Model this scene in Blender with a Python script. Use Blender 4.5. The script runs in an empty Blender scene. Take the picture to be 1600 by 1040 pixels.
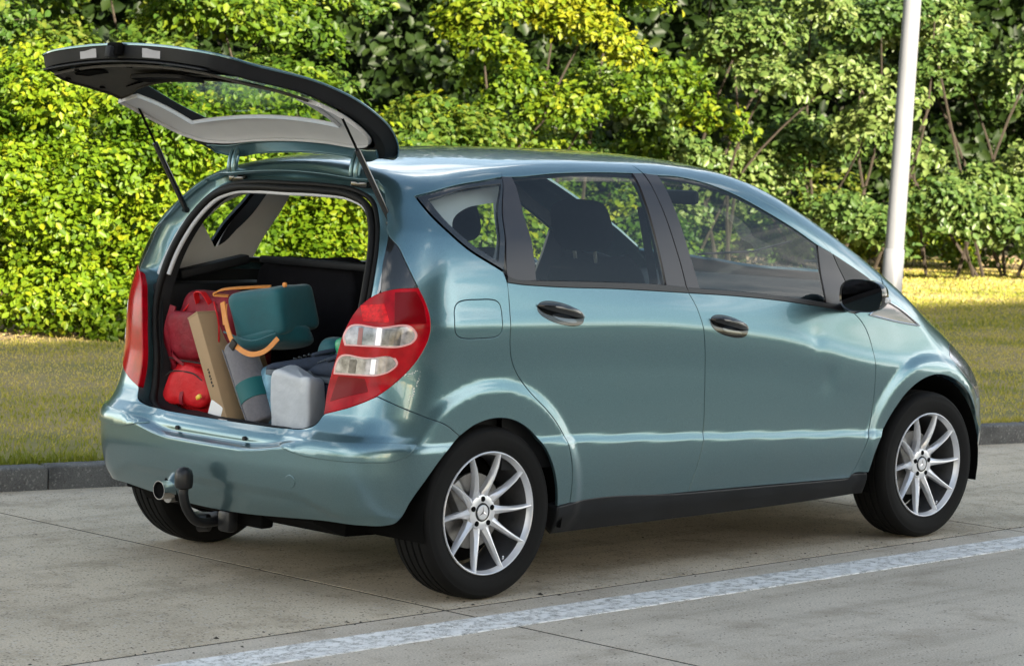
import bpy, bmesh, math, random
import numpy as np
from mathutils import Matrix, Vector, geometry
from mathutils import noise as mnoise
R = math.radians
random.seed(7)
rng = np.random.default_rng(7)
scene = bpy.context.scene
COL = scene.collection

# ------------------------------------------------------------------ camera
yaw, pitch, roll_ = 0.794672, 0.0740713, 0.0288520
fwd = Vector((math.cos(pitch)*math.cos(yaw), math.cos(pitch)*math.sin(yaw), -math.sin(pitch)))
rgt = fwd.cross(Vector((0, 0, 1))).normalized()
upv = rgt.cross(fwd)
cr_, sr_ = math.cos(roll_), math.sin(roll_)
r2 = rgt*cr_ + upv*sr_
u2 = -rgt*sr_ + upv*cr_
cam_data = bpy.data.cameras.new('camera')
cam = bpy.data.objects.new('camera', cam_data)
COL.objects.link(cam)
M = Matrix.Identity(4)
for i in range(3):
    M[i][0], M[i][1], M[i][2] = r2[i], u2[i], -fwd[i]
M.translation = Vector((-6.2881, -7.3589, 1.6175))
cam.matrix_world = M
cam_data.sensor_width = 36
cam_data.lens = 4043.0/1600*36
cam_data.clip_end = 2000
cam_data.dof.use_dof = True
cam_data.dof.focus_distance = 9.6
cam_data.dof.aperture_fstop = 9.0
scene.camera = cam

# ------------------------------------------------------------------ sky and sun (low warm sun behind the camera)
SUN_AZ, SUN_EL = R(75), R(20)        # the light travels towards azimuth 75 deg from +x
world = bpy.data.worlds.new('World')
scene.world = world
world.use_nodes = True
wn, wl = world.node_tree.nodes, world.node_tree.links
wn.clear()
wout = wn.new('ShaderNodeOutputWorld'); bg = wn.new('ShaderNodeBackground')
sky = wn.new('ShaderNodeTexSky')
sky.sky_type = 'NISHITA'; sky.sun_disc = False
sky.sun_elevation = SUN_EL
sky.sun_rotation = R(90) - (SUN_AZ + math.pi)
sky.air_density = 1.1; sky.dust_density = .5; sky.ozone_density = 1.4
bg.inputs['Strength'].default_value = 0.072
# broken white cloud in the blue
tc = wn.new('ShaderNodeTexCoord'); mp = wn.new('ShaderNodeMapping'); nz = wn.new('ShaderNodeTexNoise'); rp = wn.new('ShaderNodeValToRGB'); mx = wn.new('ShaderNodeMixRGB')
mp.inputs['Scale'].default_value = (1.0, 1.0, 2.6); mp.inputs['Location'].default_value = (3.4, 1.8, 0)
nz.inputs['Scale'].default_value = 2.7; nz.inputs['Detail'].default_value = 7; nz.inputs['Roughness'].default_value = .55
rp.color_ramp.elements[0].position = .51; rp.color_ramp.elements[1].position = .66
wl.new(tc.outputs['Generated'], mp.inputs[0]); wl.new(mp.outputs[0], nz.inputs['Vector']); sz = wn.new('ShaderNodeSeparateXYZ'); wl.new(tc.outputs['Generated'], sz.inputs[0])
kz = wn.new('ShaderNodeMath'); kz.operation = 'MULTIPLY_ADD'; kz.inputs[1].default_value = -.24; kz.inputs[2].default_value = .10
wl.new(sz.outputs['Z'], kz.inputs[0])
ad = wn.new('ShaderNodeMath'); ad.operation = 'ADD'; wl.new(kz.outputs[0], ad.inputs[0]); wl.new(nz.outputs['Fac'], ad.inputs[1])
wl.new(ad.outputs[0], rp.inputs[0])
wl.new(rp.outputs[0], mx.inputs[0]); wb = wn.new('ShaderNodeMixRGB'); wb.blend_type = 'MULTIPLY'; wb.inputs[0].default_value = 1; wb.inputs[2].default_value = (1.16, 1.0, .84, 1)
wl.new(sky.outputs[0], wb.inputs[1]); wl.new(wb.outputs[0], mx.inputs[1]); mx.inputs[2].default_value = (12.0, 11.5, 10.8, 1)
wl.new(mx.outputs[0], bg.inputs[0]); wl.new(bg.outputs[0], wout.inputs[0])

sun_d = bpy.data.lights.new('sun', 'SUN')
sun = bpy.data.objects.new('sun', sun_d)
COL.objects.link(sun)
sun_d.energy = 5.0; sun_d.angle = R(.53); sun_d.color = (1.0, .89, .70)
sd = Vector((math.cos(SUN_AZ)*math.cos(SUN_EL), math.sin(SUN_AZ)*math.cos(SUN_EL), -math.sin(SUN_EL)))
sun.rotation_euler = (-sd).to_track_quat('Z', 'Y').to_euler()

vs = scene.view_settings
scene.display_settings.display_device = 'sRGB'
vs.view_transform = 'Standard'; vs.look = 'None'; vs.gamma = 1; vs.exposure = 2.45; vs.use_curve_mapping = False
# ------------------------------------------------------------------ helpers
def tag(o, label=None, cat=None, group=None, kind=None):
    if label: o['label'] = label
    if cat: o['category'] = cat
    if group: o['group'] = group
    if kind: o['kind'] = kind
    return o

def empty(name, loc=(0, 0, 0), rz=0, parent=None):
    o = bpy.data.objects.new(name, None)
    COL.objects.link(o); o.location = loc; o.rotation_euler = (0, 0, rz)
    o.empty_display_size = .1
    if parent: o.parent = parent
    return o

def mesh(name, V, F, mat=None, parent=None, smooth=True, normals=None, mats=None, mi=None, auto=None):
    me = bpy.data.meshes.new(name)
    V = np.asarray(V, float)
    me.from_pydata([tuple(v) for v in V], [], [tuple(int(i) for i in f) for f in F])
    for m in (mats or ([mat] if mat else [])):
        me.materials.append(m)
    if mi is not None:
        me.polygons.foreach_set('material_index', np.asarray(mi, np.int32))
    me.polygons.foreach_set('use_smooth', np.full(len(me.polygons), bool(smooth)))
    if auto is not None and smooth:
        me.set_sharp_from_angle(angle=R(auto))
    if normals is not None:
        me.normals_split_custom_set_from_vertices([tuple(n) for n in normals])
    me.update()
    o = bpy.data.objects.new(name, me)
    COL.objects.link(o)
    if parent: o.parent = parent
    return o

def from_bm(name, bm, mat=None, parent=None, smooth=True, auto=40, mats=None):
    me = bpy.data.meshes.new(name)
    bm.normal_update(); bm.to_mesh(me); bm.free()
    for m in (mats or ([mat] if mat else [])):
        me.materials.append(m)
    me.polygons.foreach_set('use_smooth', np.full(len(me.polygons), bool(smooth)))
    if smooth and auto is not None:
        me.set_sharp_from_angle(angle=R(auto))
    o = bpy.data.objects.new(name, me)
    COL.objects.link(o)
    if parent: o.parent = parent
    return o

def rbox(name, size, mat, parent=None, loc=(0, 0, 0), rot=(0, 0, 0), bev=.01, seg=2):
    bm = bmesh.new()
    bmesh.ops.create_cube(bm, size=1)
    bmesh.ops.scale(bm, vec=size, verts=bm.verts)
    if bev > 0:
        bmesh.ops.bevel(bm, geom=bm.edges[:], offset=min(bev, min(size)*.49), segments=seg, profile=.5, affect='EDGES')
    bm.transform(Matrix.Translation(loc) @ Matrix.Rotation(rot[2], 4, 'Z') @ Matrix.Rotation(rot[1], 4, 'Y') @ Matrix.Rotation(rot[0], 4, 'X'))
    return from_bm(name, bm, mat, parent)

def tube_vf(path, rad, n=10, caps=True, flat=None, up=None):
    path = np.asarray(path, float)
    m = len(path)
    rad = np.broadcast_to(np.asarray(rad, float), (m,))
    T = np.gradient(path, axis=0); T /= np.linalg.norm(T, axis=1, keepdims=True) + 1e-12
    V = []
    ref = np.array(up if up is not None else ([0, 0, 1.] if abs(T[0][2]) < .9 else [1., 0, 0]))
    a = np.cross(T[0], ref); a /= np.linalg.norm(a)
    for i in range(m):
        if up is not None:
            a = np.cross(T[i], ref)
        a = a - T[i]*(a @ T[i]); a /= np.linalg.norm(a) + 1e-12
        b = np.cross(T[i], a)
        ang = np.linspace(0, 2*np.pi, n, endpoint=False)
        fl = 1 if flat is None else flat
        V.append(path[i] + rad[i]*(np.cos(ang)[:, None]*a + fl*np.sin(ang)[:, None]*b))
    V = np.concatenate(V)
    F = [(i*n + j, i*n + (j+1) % n, (i+1)*n + (j+1) % n, (i+1)*n + j) for i in range(m-1) for j in range(n)]
    if caps:
        F.append(tuple(range(n))[::-1]); F.append(tuple((m-1)*n + j for j in range(n)))
    return V, F

def tube(name, path, rad, mat, parent=None, n=10, flat=None, up=None, auto=50):
    V, F = tube_vf(path, rad, n, True, flat, up)
    return mesh(name, V, F, mat, parent, auto=auto)

def lathe_vf(prof, n=48, closed=False):
    """prof: (r, a); axis = local Y negative direction is outward handled by caller; returns x,z ring and y=-a"""
    V, F = [], []
    ang = np.linspace(0, 2*np.pi, n, endpoint=False)
    for r, a in prof:
        V.append(np.stack([r*np.cos(ang), np.full(n, -a), r*np.sin(ang)], -1))
    m = len(prof)
    for i in range(m if closed else m-1):
        k = (i+1) % m
        for j in range(n):
            F.append((i*n + j, i*n + (j+1) % n, k*n + (j+1) % n, k*n + j))
    return np.concatenate(V), F

def crspline(P, n=8, closed=False):
    P = np.asarray(P, float)
    out = []
    m = len(P)
    for i in range(m if closed else m-1):
        p1, p2 = P[i], P[(i+1) % m]
        p0 = P[(i-1) % m] if (closed or i > 0) else 2*p1 - p2
        p3 = P[(i+2) % m] if (closed or i+2 < m) else 2*p2 - p1
        for t in np.linspace(0, 1, n, endpoint=False):
            out.append(.5*((2*p1) + (-p0+p2)*t + (2*p0-5*p1+4*p2-p3)*t*t + (-p0+3*p1-3*p2+p3)*t**3))
    if not closed:
        out.append(P[-1])
    return np.array(out)

def smooth_poly(P, step, corner=36, closed=True):
    """dense closed/open polyline: Catmull-Rom, kept sharp where it turns by more than `corner` degrees"""
    P = np.asarray(P, float); m = len(P)
    T = np.zeros_like(P); sharp = np.zeros(m, bool)
    for i in range(m):
        if not closed and i in (0, m-1):
            sharp[i] = True; continue
        a, b = P[i] - P[i-1], P[(i+1) % m] - P[i]
        la, lb = np.linalg.norm(a), np.linalg.norm(b)
        ca = a @ b / (la*lb + 1e-12)
        if ca < math.cos(R(corner)): sharp[i] = True
        else:
            t = a/la*lb + b/lb*la
            T[i] = t/np.linalg.norm(t)
    out = []
    for i in range(m if closed else m-1):
        j = (i+1) % m
        L = np.linalg.norm(P[j] - P[i])
        d = (P[j] - P[i])/L
        t0 = d if sharp[i] else T[i]
        t1 = d if sharp[j] else T[j]
        n = max(1, int(math.ceil(L/step)))
        for k in range(n):
            t = k/n
            h0, h1, h2, h3 = 2*t**3-3*t*t+1, t**3-2*t*t+t, -2*t**3+3*t*t, t**3-t*t
            out.append(h0*P[i] + h1*t0*L + h2*P[j] + h3*t1*L)
    if not closed: out.append(P[-1])
    return np.array(out)

def inpoly(Q, P):
    Q = np.asarray(Q); x, y = Q[:, 0], Q[:, 1]
    ins = np.zeros(len(Q), bool)
    n = len(P)
    for i in range(n):
        x1, y1 = P[i]; x2, y2 = P[(i+1) % n]
        if y1 == y2: continue
        c = ((y1 > y) != (y2 > y)) & (x < (x2 - x1)*(y - y1)/(y2 - y1) + x1)
        ins ^= c
    return ins

def polydist(Q, P):
    d = np.full(len(Q), 1e9)
    n = len(P)
    for i in range(n):
        a, b = P[i], P[(i+1) % n]
        ab = b - a
        t = np.clip(((Q - a) @ ab)/(ab @ ab + 1e-15), 0, 1)
        d = np.minimum(d, np.linalg.norm(Q - (a + t[:, None]*ab), axis=1))
    return d

def cdt(outline, holes, step, extra=None):
    """triangulate polygon with holes and interior grid points; returns pts, tris, loops (index lists)"""
    loops = [outline] + list(holes)
    lo, hi = outline.min(0), outline.max(0)
    gx = np.arange(lo[0] + step*.5, hi[0], step); gy = np.arange(lo[1] + step*.5, hi[1], step)
    G = np.stack(np.meshgrid(gx, gy), -1).reshape(-1, 2)
    G[:, 0] += (np.round((G[:, 1] - lo[1])/step) % 2)*step*.5
    G = G[inpoly(G, outline)] if len(G) else G.reshape(0, 2)
    for L in loops:
        if len(G): G = G[polydist(G, L) > step*.45]
    for h in holes:
        if len(G): G = G[~inpoly(G, h)]
    if extra is not None:
        X = np.asarray(extra, float)
        X = X[inpoly(X, outline)]
        for L in loops: X = X[polydist(X, L) > step*.3]
        if len(G):
            dmin = np.full(len(G), 9.)
            for i_ in range(0, len(X), 400):
                dmin = np.minimum(dmin, np.sqrt(((G[:, None, :] - X[None, i_:i_+400, :])**2).sum(-1)).min(1))
            G = G[dmin > step*.75]
        G = np.concatenate([G, X])
    V = []; E = []; idx = []
    for L in loops:
        s = len(V); n = len(L)
        V += [Vector((float(p[0]), float(p[1]))) for p in L]
        E += [(s+i, s+(i+1) % n) for i in range(n)]
        idx.append(list(range(s, s+n)))
    V += [Vector((float(p[0]), float(p[1]))) for p in G]
    r = geometry.delaunay_2d_cdt(V, E, [], 0, 1e-7)
    pts = np.array([[v.x, v.y] for v in r[0]])
    tris = np.array([list(f) for f in r[2] if len(f) == 3])
    back_map = {}
    for new, olds in enumerate(r[3]):
        for o_ in olds: back_map[o_] = new
    c = pts[tris].mean(1)
    keep = inpoly(c, outline)
    for h in holes: keep &= ~inpoly(c, h)
    tris = tris[keep]
    # orient CCW
    a, b, d = pts[tris[:, 0]], pts[tris[:, 1]], pts[tris[:, 2]]
    cr = (b[:, 0]-a[:, 0])*(d[:, 1]-a[:, 1]) - (b[:, 1]-a[:, 1])*(d[:, 0]-a[:, 0])
    tris[cr < 0] = tris[cr < 0][:, ::-1]
    return pts, tris, [[back_map[i] for i in L] for L in idx]

# noise helpers (numpy value noise)
def vnoise(P, scale=1., seed=0):
    P = np.asarray(P, float)*scale + seed*17.31
    return np.array([mnoise.noise(Vector(p)) for p in P])
# ------------------------------------------------------------------ car body shape (one implicit surface, metres, x forward, y left)
def pchip(xk, yk):
    """monotone cubic through 1-D knots"""
    xk = np.asarray(xk, float); yk = np.asarray(yk, float)
    h = np.diff(xk); d = np.diff(yk) / h
    m = np.zeros(len(xk))
    m[0], m[-1] = d[0], d[-1]
    for i in range(1, len(xk) - 1):
        if d[i-1] * d[i] > 0:
            w1, w2 = 2*h[i] + h[i-1], h[i] + 2*h[i-1]
            m[i] = (w1 + w2) / (w1 / d[i-1] + w2 / d[i])
    def f(x):
        x = np.clip(x, xk[0], xk[-1])
        i = np.clip(np.searchsorted(xk, x) - 1, 0, len(h) - 1)
        t = (x - xk[i]) / h[i]
        return ((1+2*t)*(1-t)**2*yk[i] + t*(1-t)**2*h[i]*m[i] + t*t*(3-2*t)*yk[i+1] + t*t*(t-1)*h[i]*m[i+1])
    return f

def smooth(e0, e1, x):
    t = np.clip((x - e0) / (e1 - e0), 0, 1)
    return t*t*(3 - 2*t)

def smax(a, b, k):
    h = np.maximum(k - np.abs(a - b), 0) / k
    return np.maximum(a, b) + h*h*k*0.25

WHEELBASE, HUBZ = 2.568, 0.308
f_roof = pchip([-.75, -.5, -.36, -.22, 0, .3, .7, 1.1, 1.4, 1.65, 1.88, 2.15, 2.45, 2.72, 2.86, 3.0, 3.12, 3.22, 3.3],
               [1.16, 1.37, 1.455, 1.515, 1.553, 1.580, 1.592, 1.590, 1.577, 1.545, 1.485, 1.375, 1.225, 1.07, 1.005, .935, .85, .74, .60])
f_crown = pchip([-.6, -.2, .5, 1.5, 2.0, 2.6, 2.9, 3.3], [.21, .185, .125, .14, .22, .23, .20, .20])
f_back = pchip([.12, .20, .27, .36, .47, .535, .565, .60, .66, .80, .95, 1.1, 1.25, 1.4, 1.5, 1.6],
               [-.46, -.515, -.56, -.597, -.612, -.612, -.600, -.562, -.535, -.525, -.510, -.470, -.405, -.315, -.24, -.15])
f_nose = pchip([.12, .25, .4, .55, .7, .8, .9, 1.1], [3.20, 3.27, 3.30, 3.29, 3.235, 3.15, 3.05, 2.8])
f_zs = pchip([-.9, -.2, .75, 1.5, 2.17, 2.6, 3.2], [.985, .965, .942, .868, .742, .70, .68])
_wt = np.linspace(0, 1, 6)

def width(x, z):
    zs = f_zs(x)
    zc = .563 - .047*np.clip(x, .2, 2.3)
    zb = 1.138 - .075*np.clip(x, -.4, 2.4)
    Z = [0*x + .05, 0*x + .19, 0*x + .30, zc - .012, zc + .022, zs - .16, zs, zs + .07, zb, zb + .13, 0*x + 1.36, 0*x + 1.5, 0*x + 1.75]
    Y = [.74, .805, .858, .876, .867, .871, .879, .866, .843, .796, .727, .648, .50]
    # blend the creases away outside the doors
    out = np.zeros_like(x)
    Z = np.array([np.broadcast_to(q, x.shape) for q in Z])
    for i in range(1, len(Y)):
        Z[i] = np.maximum(Z[i], Z[i-1] + .015)
    # local monotone hermite
    H = Z[1:] - Z[:-1]
    D = (np.array(Y)[1:] - np.array(Y)[:-1]).reshape((-1,) + (1,)*x.ndim) / H
    M = np.zeros_like(Z)
    M[0], M[-1] = D[0], D[-1]
    pr = D[:-1]*D[1:]
    w1, w2 = 2*H[1:] + H[:-1], H[1:] + 2*H[:-1]
    with np.errstate(all='ignore'):
        mm = np.where(pr > 0, (w1 + w2) / (w1 / D[:-1] + w2 / D[1:]), 0)
    M[1:-1] = mm
    out = np.where(z <= Z[0], Y[0] + M[0]*(z - Z[0]), out)
    for i in range(len(Y) - 1):
        t = (z - Z[i]) / H[i]
        v = (1+2*t)*(1-t)**2*Y[i] + t*(1-t)**2*H[i]*M[i] + t*t*(3-2*t)*Y[i+1] + t*t*(t-1)*H[i]*M[i+1]
        out = np.where((z > Z[i]) & (z <= Z[i+1]), v, out)
    out = np.where(z > Z[-1], Y[-1] + M[-1]*(z - Z[-1]), out)
    # plan taper
    up = smooth(.95, 1.45, z)
    out = out - (.11 + .20*up) * np.clip(.25 - x, 0, 2)**2.3 * .55
    out = out - (.05 + .05*smooth(.6, 1.0, z)) * np.clip(x - 1.9, 0, 2)**2.2
    # wheel arch flares
    for cx in (0., WHEELBASE):
        r = np.hypot(x - cx, z - HUBZ - .01)
        fl = smooth(.475, .415, r) * smooth(.12, .3, z)
        out = out + .013*fl*smooth(-.5, -.2, x) if cx == 0 else out + .016*fl
    return out

RECESS = 1.0
DENTS = [(1.79, .865, .045, .0035), (1.87, .705, .05, .004), (1.93, .69, .04, -.002), (-.02, 1.05, .12, .0)]
def Fcar(x, y, z):
    Y = np.abs(y)
    W = width(x, z)
    for dx, dz, s, a in DENTS:
        W = W - np.where(y < 0, a, 0) * np.exp(-((x-dx)**2 + (z-dz)**2) / (s*s))
    f1 = Y - W
    rb = f_back(z) + (.13 + .05*smooth(.6, .8, z))*Y*Y
    zg = .366 - .055*smooth(.46, .68, Y)
    rb = rb + .007*smooth(zg + .016, zg - .016, z)*smooth(.15, .22, z)
    zl = .512 + .040*smooth(.20, .56, Y)
    rb = rb + RECESS*.040*(1 - smooth(.36, .55, Y))*smooth(zl - .010, zl + .016, z)*(1 - smooth(.575, .66, z))
    f3 = (rb - x) * .93
    f = smax(f1, f3, .20 - .07*smooth(.9, 1.3, z))
    f4 = (x - (f_nose(z) - .20*Y*Y)) * .9
    f = smax(f, f4, .26)
    e = 1e-3
    hx = (f_roof(x + e) - f_roof(x - e)) / (2*e)
    f2 = (z - (f_roof(x) - f_crown(x)*Y*Y*(1 + .6*Y*Y))) / np.sqrt(1 + hx*hx)
    k = .075 + .10*smooth(2.5, 2.9, x)
    return smax(f, f2, k)

def Fgrad(x, y, z, e=1.5e-3):
    g = np.stack([Fcar(x+e, y, z) - Fcar(x-e, y, z), Fcar(x, y+e, z) - Fcar(x, y-e, z), Fcar(x, y, z+e) - Fcar(x, y, z-e)], -1)
    return g / np.maximum(np.linalg.norm(g, axis=-1, keepdims=True), 1e-9)

def solve(O, D, t0=0., t1=2.4, n=32):
    """outermost hit along O + tD from inside"""
    a = np.full(len(O), t0); b = np.full(len(O), t1)
    for _ in range(n):
        m = (a + b)/2
        P = O + D*m[:, None]
        ins = Fcar(P[:, 0], P[:, 1], P[:, 2]) < 0
        a = np.where(ins, m, a); b = np.where(ins, b, m)
    return O + D*((a + b)/2)[:, None]

# charts: 'belt' wraps the body in plan; (s, z) -> point.  Right side (y<0): s = x between XA and XF, rounding at both ends.
XA, XF, RS = .25, 2.35, .8
def belt_rays(sz):
    s, z = sz[:, 0], sz[:, 1]
    th = np.where(s < XA, (XA - s)/RS, np.where(s > XF, -(s - XF)/RS, 0))
    ox = np.clip(s, XA, XF)
    O = np.stack([ox, 0*s, z], -1)
    D = np.stack([-np.sin(th), -np.cos(th), 0*s], -1)
    return O, D
def belt(sz):
    O, D = belt_rays(np.asarray(sz, float))
    return solve(O, D)
def belt_inv(P):
    P = np.asarray(P, float)
    x, y, z = P[:, 0], P[:, 1], P[:, 2]
    s = np.where(x < XA, XA - RS*np.arctan2(XA - x, -y), np.where(x > XF, XF + RS*np.arctan2(x - XF, -y), x))
    return np.stack([s, z], -1)
# 'roof': (x, phi) rays from the line y=0, z=RZ
RZ = .5
def roof(xp):
    xp = np.asarray(xp, float)
    x, p = xp[:, 0], xp[:, 1]
    return solve(np.stack([x, 0*x, 0*x + RZ], -1), np.stack([0*x, -np.sin(p), np.cos(p)], -1))
def roof_inv(P):
    P = np.asarray(P, float)
    return np.stack([P[:, 0], np.arctan2(-P[:, 1], P[:, 2] - RZ)], -1)
# 'back': (y, z) rays towards -x
def back(yz):
    yz = np.asarray(yz, float)
    y, z = yz[:, 0], yz[:, 1]
    return solve(np.stack([0*y + .3, y, z], -1), np.stack([0*y - 1, 0*y, 0*y], -1))
def back_inv(P):
    P = np.asarray(P, float)
    return P[:, 1:3].copy()
# ------------------------------------------------------------------ body panels cut from the surface
CH = {'belt': (belt, belt_inv), 'roof': (roof, roof_inv), 'back': (back, back_inv)}

def shift_loop(P, Nn, amt, sign):
    """move closed 3-D loop along the surface by amt (sign=+1 to the left of travel seen from outside)"""
    T = np.roll(P, -1, 0) - np.roll(P, 1, 0)
    T /= np.linalg.norm(T, axis=1, keepdims=True) + 1e-12
    B = np.cross(Nn, T)
    B /= np.linalg.norm(B, axis=1, keepdims=True) + 1e-12
    return P + B*amt*sign, B*sign

def area2(P):
    x, y = P[:, 0], P[:, 1]
    return .5*np.sum(x*np.roll(y, -1) - np.roll(x, -1)*y)

def panel(name, outline, chart, mat, parent, holes=(), shrink=.0026, depth=.012, off=0., step=.028,
          weld=None, mirror=False, label=None, flip=False, corner=36, ret=False, rnd=.0014, tf=None, extra=None):
    fw, inv = CH[chart]
    loops = []
    for k, L in enumerate([outline] + list(holes)):
        L = smooth_poly(L, step*.62, corner)
        L = L[::-1] if (area2(L) < 0) == (k == 0) else L      # outer CCW, holes CW in the chart
        P = fw(L)
        N = Fgrad(P[:, 0], P[:, 1], P[:, 2])
        # which side is "inside the panel" in 3-D: test with the chart (left of travel = inside for CCW)
        T = np.roll(P, -1, 0) - np.roll(P, 1, 0)
        B = np.cross(N, T); B /= np.linalg.norm(B, axis=1, keepdims=True) + 1e-12
        q = inv(P + B*.004)
        T2 = np.roll(L, -1, 0) - np.roll(L, 1, 0)
        cz = T2[:, 0]*(q - L)[:, 1] - T2[:, 1]*(q - L)[:, 0]
        sg = 1 if np.sum(cz > 0) > len(L)/2 else -1
        am = np.full(len(L), shrink)
        if weld is not None and k == 0:
            W = smooth_poly(weld, step*.62, corner, closed=False)
            dd = np.full(len(L), 9.)
            for a, b in zip(W[:-1], W[1:]):
                ab = b - a; t = np.clip(((L - a) @ ab)/(ab @ ab + 1e-15), 0, 1)
                dd = np.minimum(dd, np.linalg.norm(L - (a + t[:, None]*ab), axis=1))
            am[dd < .003] = 0
        if shrink:
            P2 = P + B*(am*sg)[:, None]
            L = inv(P2)
        loops.append(L)
    pts, tris, idx = cdt(loops[0], loops[1:], step, extra)
    P = fw(pts)
    N = Fgrad(P[:, 0], P[:, 1], P[:, 2])
    P = P + N*off
    # orientation
    t = tris[len(tris)//2]
    nn = np.cross(P[t[1]] - P[t[0]], P[t[2]] - P[t[0]])
    if nn @ N[t[0]] < 0: tris = tris[:, ::-1]
    V = [P]; NN = [N]; F = [tuple(t) for t in tris]
    base = len(P)
    if depth > 0:
        for k, L in enumerate(idx):
            Pl, Nl = P[L], N[L]
            T = np.roll(Pl, -1, 0) - np.roll(Pl, 1, 0)
            T /= np.linalg.norm(T, axis=1, keepdims=True) + 1e-12
            B = np.cross(Nl, T); B /= np.linalg.norm(B, axis=1, keepdims=True) + 1e-12
            q = inv(Pl + B*.004); c0 = pts[L]
            T2 = np.roll(c0, -1, 0) - np.roll(c0, 1, 0)
            cz = T2[:, 0]*(q - c0)[:, 1] - T2[:, 1]*(q - c0)[:, 0]
            sg = 1 if np.sum(cz > 0) > len(L)/2 else -1
            out = -B*sg
            n = len(L)
            r1 = Pl + out*rnd - Nl*rnd
            r2_ = r1 - Nl*depth
            V += [r1, r1, r2_]; o1 = Nl*.5 + out*.85; o1 /= np.linalg.norm(o1, axis=1, keepdims=True)
            NN += [o1, out, out]
            fs = []
            for j in range(n):
                jn = (j+1) % n
                fs.append((L[j], L[jn], base + jn, base + j))
                fs.append((base + n + j, base + n + jn, base + 2*n + jn, base + 2*n + j))
            # consistent winding
            f = fs[0]; allv = np.concatenate(V)
            nn = np.cross(allv[f[1]] - allv[f[0]], allv[f[3]] - allv[f[0]])
            if nn @ (out[0]*.7 + Nl[0]*.7) < 0: fs = [g[::-1] for g in fs]
            F += fs
            base += 3*n
    V = np.concatenate(V); NN = np.concatenate(NN)
    if tf is not None:
        V = tf(V)
        A = tf(np.zeros((1, 3))); NN = tf(NN) - A
    if flip:
        F = [f[::-1] for f in F]; NN = -NN
    o = mesh(name, V, F, mat, parent, normals=NN)
    if label: o['label'] = label
    res = [o]
    if mirror:
        m = np.array([1, -1, 1])
        o2 = mesh(name, V*m, [f[::-1] for f in F], mat, parent, normals=NN*m)
        if label: o2['label'] = label
        res.append(o2)
    return res

def oncar(chart, pts, off=0.):
    P = CH[chart][0](np.asarray(pts, float))
    return P + Fgrad(P[:, 0], P[:, 1], P[:, 2])*off

def strip(name, A, B, mat, parent, mirror=False, closed=False, mids=(), auto=30, flip=False):
    """surface between polylines A ... B (same count) through optional middle polylines"""
    rows = [np.asarray(A, float)] + [np.asarray(m, float) for m in mids] + [np.asarray(B, float)]
    n = len(rows[0]); V = np.concatenate(rows); F = []
    for i in range(len(rows)-1):
        for j in range(n if closed else n-1):
            k = (j+1) % n
            F.append((i*n + j, i*n + k, (i+1)*n + k, (i+1)*n + j))
    if flip: F = [f[::-1] for f in F]
    r = [mesh(name, V, F, mat, parent, auto=auto)]
    if mirror: r.append(mesh(name, V*np.array([1, -1, 1]), [f[::-1] for f in F], mat, parent, auto=auto))
    return r

def resample(P, n):
    P = np.asarray(P, float)
    d = np.concatenate([[0], np.cumsum(np.linalg.norm(np.diff(P, axis=0), axis=1))])
    t = np.linspace(0, d[-1], n)
    return np.stack([np.interp(t, d, P[:, k]) for k in range(P.shape[1])], -1)
# ------------------------------------------------------------------ materials
def newmat(name):
    m = bpy.data.materials.new(name); m.use_nodes = True
    nt = m.node_tree; nt.nodes.clear()
    o = nt.nodes.new('ShaderNodeOutputMaterial'); b = nt.nodes.new('ShaderNodeBsdfPrincipled')
    nt.links.new(b.outputs[0], o.inputs[0])
    return m, nt, b, o

def mat(name, col, rough=.5, metal=0., coat=0., coat_r=.03, spec=.5, var=0., vscale=8., bump=0., bscale=60., sheen=0., trans=0., ior=1.45, stretch=(1, 1, 1), vcol=None, coord='Object', emit=None, bdist=.002):
    m, nt, b, o = newmat(name)
    N, L = nt.nodes, nt.links
    b.inputs['Roughness'].default_value = rough; b.inputs['Metallic'].default_value = metal
    b.inputs['Coat Weight'].default_value = coat; b.inputs['Coat Roughness'].default_value = coat_r
    b.inputs['Specular IOR Level'].default_value = spec; b.inputs['IOR'].default_value = ior
    b.inputs['Sheen Weight'].default_value = sheen; b.inputs['Transmission Weight'].default_value = trans
    b.inputs['Base Color'].default_value = (*col, 1)
    tc = N.new('ShaderNodeTexCoord'); mp = N.new('ShaderNodeMapping'); mp.inputs['Scale'].default_value = stretch
    L.new(tc.outputs[coord], mp.inputs[0])
    if var > 0:
        n = N.new('ShaderNodeTexNoise'); n.inputs['Scale'].default_value = vscale; n.inputs['Detail'].default_value = 5; n.inputs['Roughness'].default_value = .6
        L.new(mp.outputs[0], n.inputs['Vector'])
        r = N.new('ShaderNodeValToRGB')
        c2 = vcol or tuple(min(1, c*(1+var)) for c in col)
        c1 = tuple(c*(1-var) for c in col)
        r.color_ramp.elements[0].color = (*c1, 1); r.color_ramp.elements[1].color = (*c2, 1)
        r.color_ramp.elements[0].position = .3; r.color_ramp.elements[1].position = .7
        L.new(n.outputs['Fac'], r.inputs[0]); L.new(r.outputs[0], b.inputs['Base Color'])
        mr = N.new('ShaderNodeMapRange'); mr.inputs['To Min'].default_value = max(0, rough*.85); mr.inputs['To Max'].default_value = min(1, rough*1.2)
        L.new(n.outputs['Fac'], mr.inputs[0]); L.new(mr.outputs[0], b.inputs['Roughness'])
    if bump > 0:
        n2 = N.new('ShaderNodeTexNoise'); n2.inputs['Scale'].default_value = bscale; n2.inputs['Detail'].default_value = 4
        L.new(mp.outputs[0], n2.inputs['Vector'])
        bp_ = N.new('ShaderNodeBump'); bp_.inputs['Strength'].default_value = bump; bp_.inputs['Distance'].default_value = bdist
        L.new(n2.outputs['Fac'], bp_.inputs['Height']); L.new(bp_.outputs[0], b.inputs['Normal'])
    return m

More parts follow.
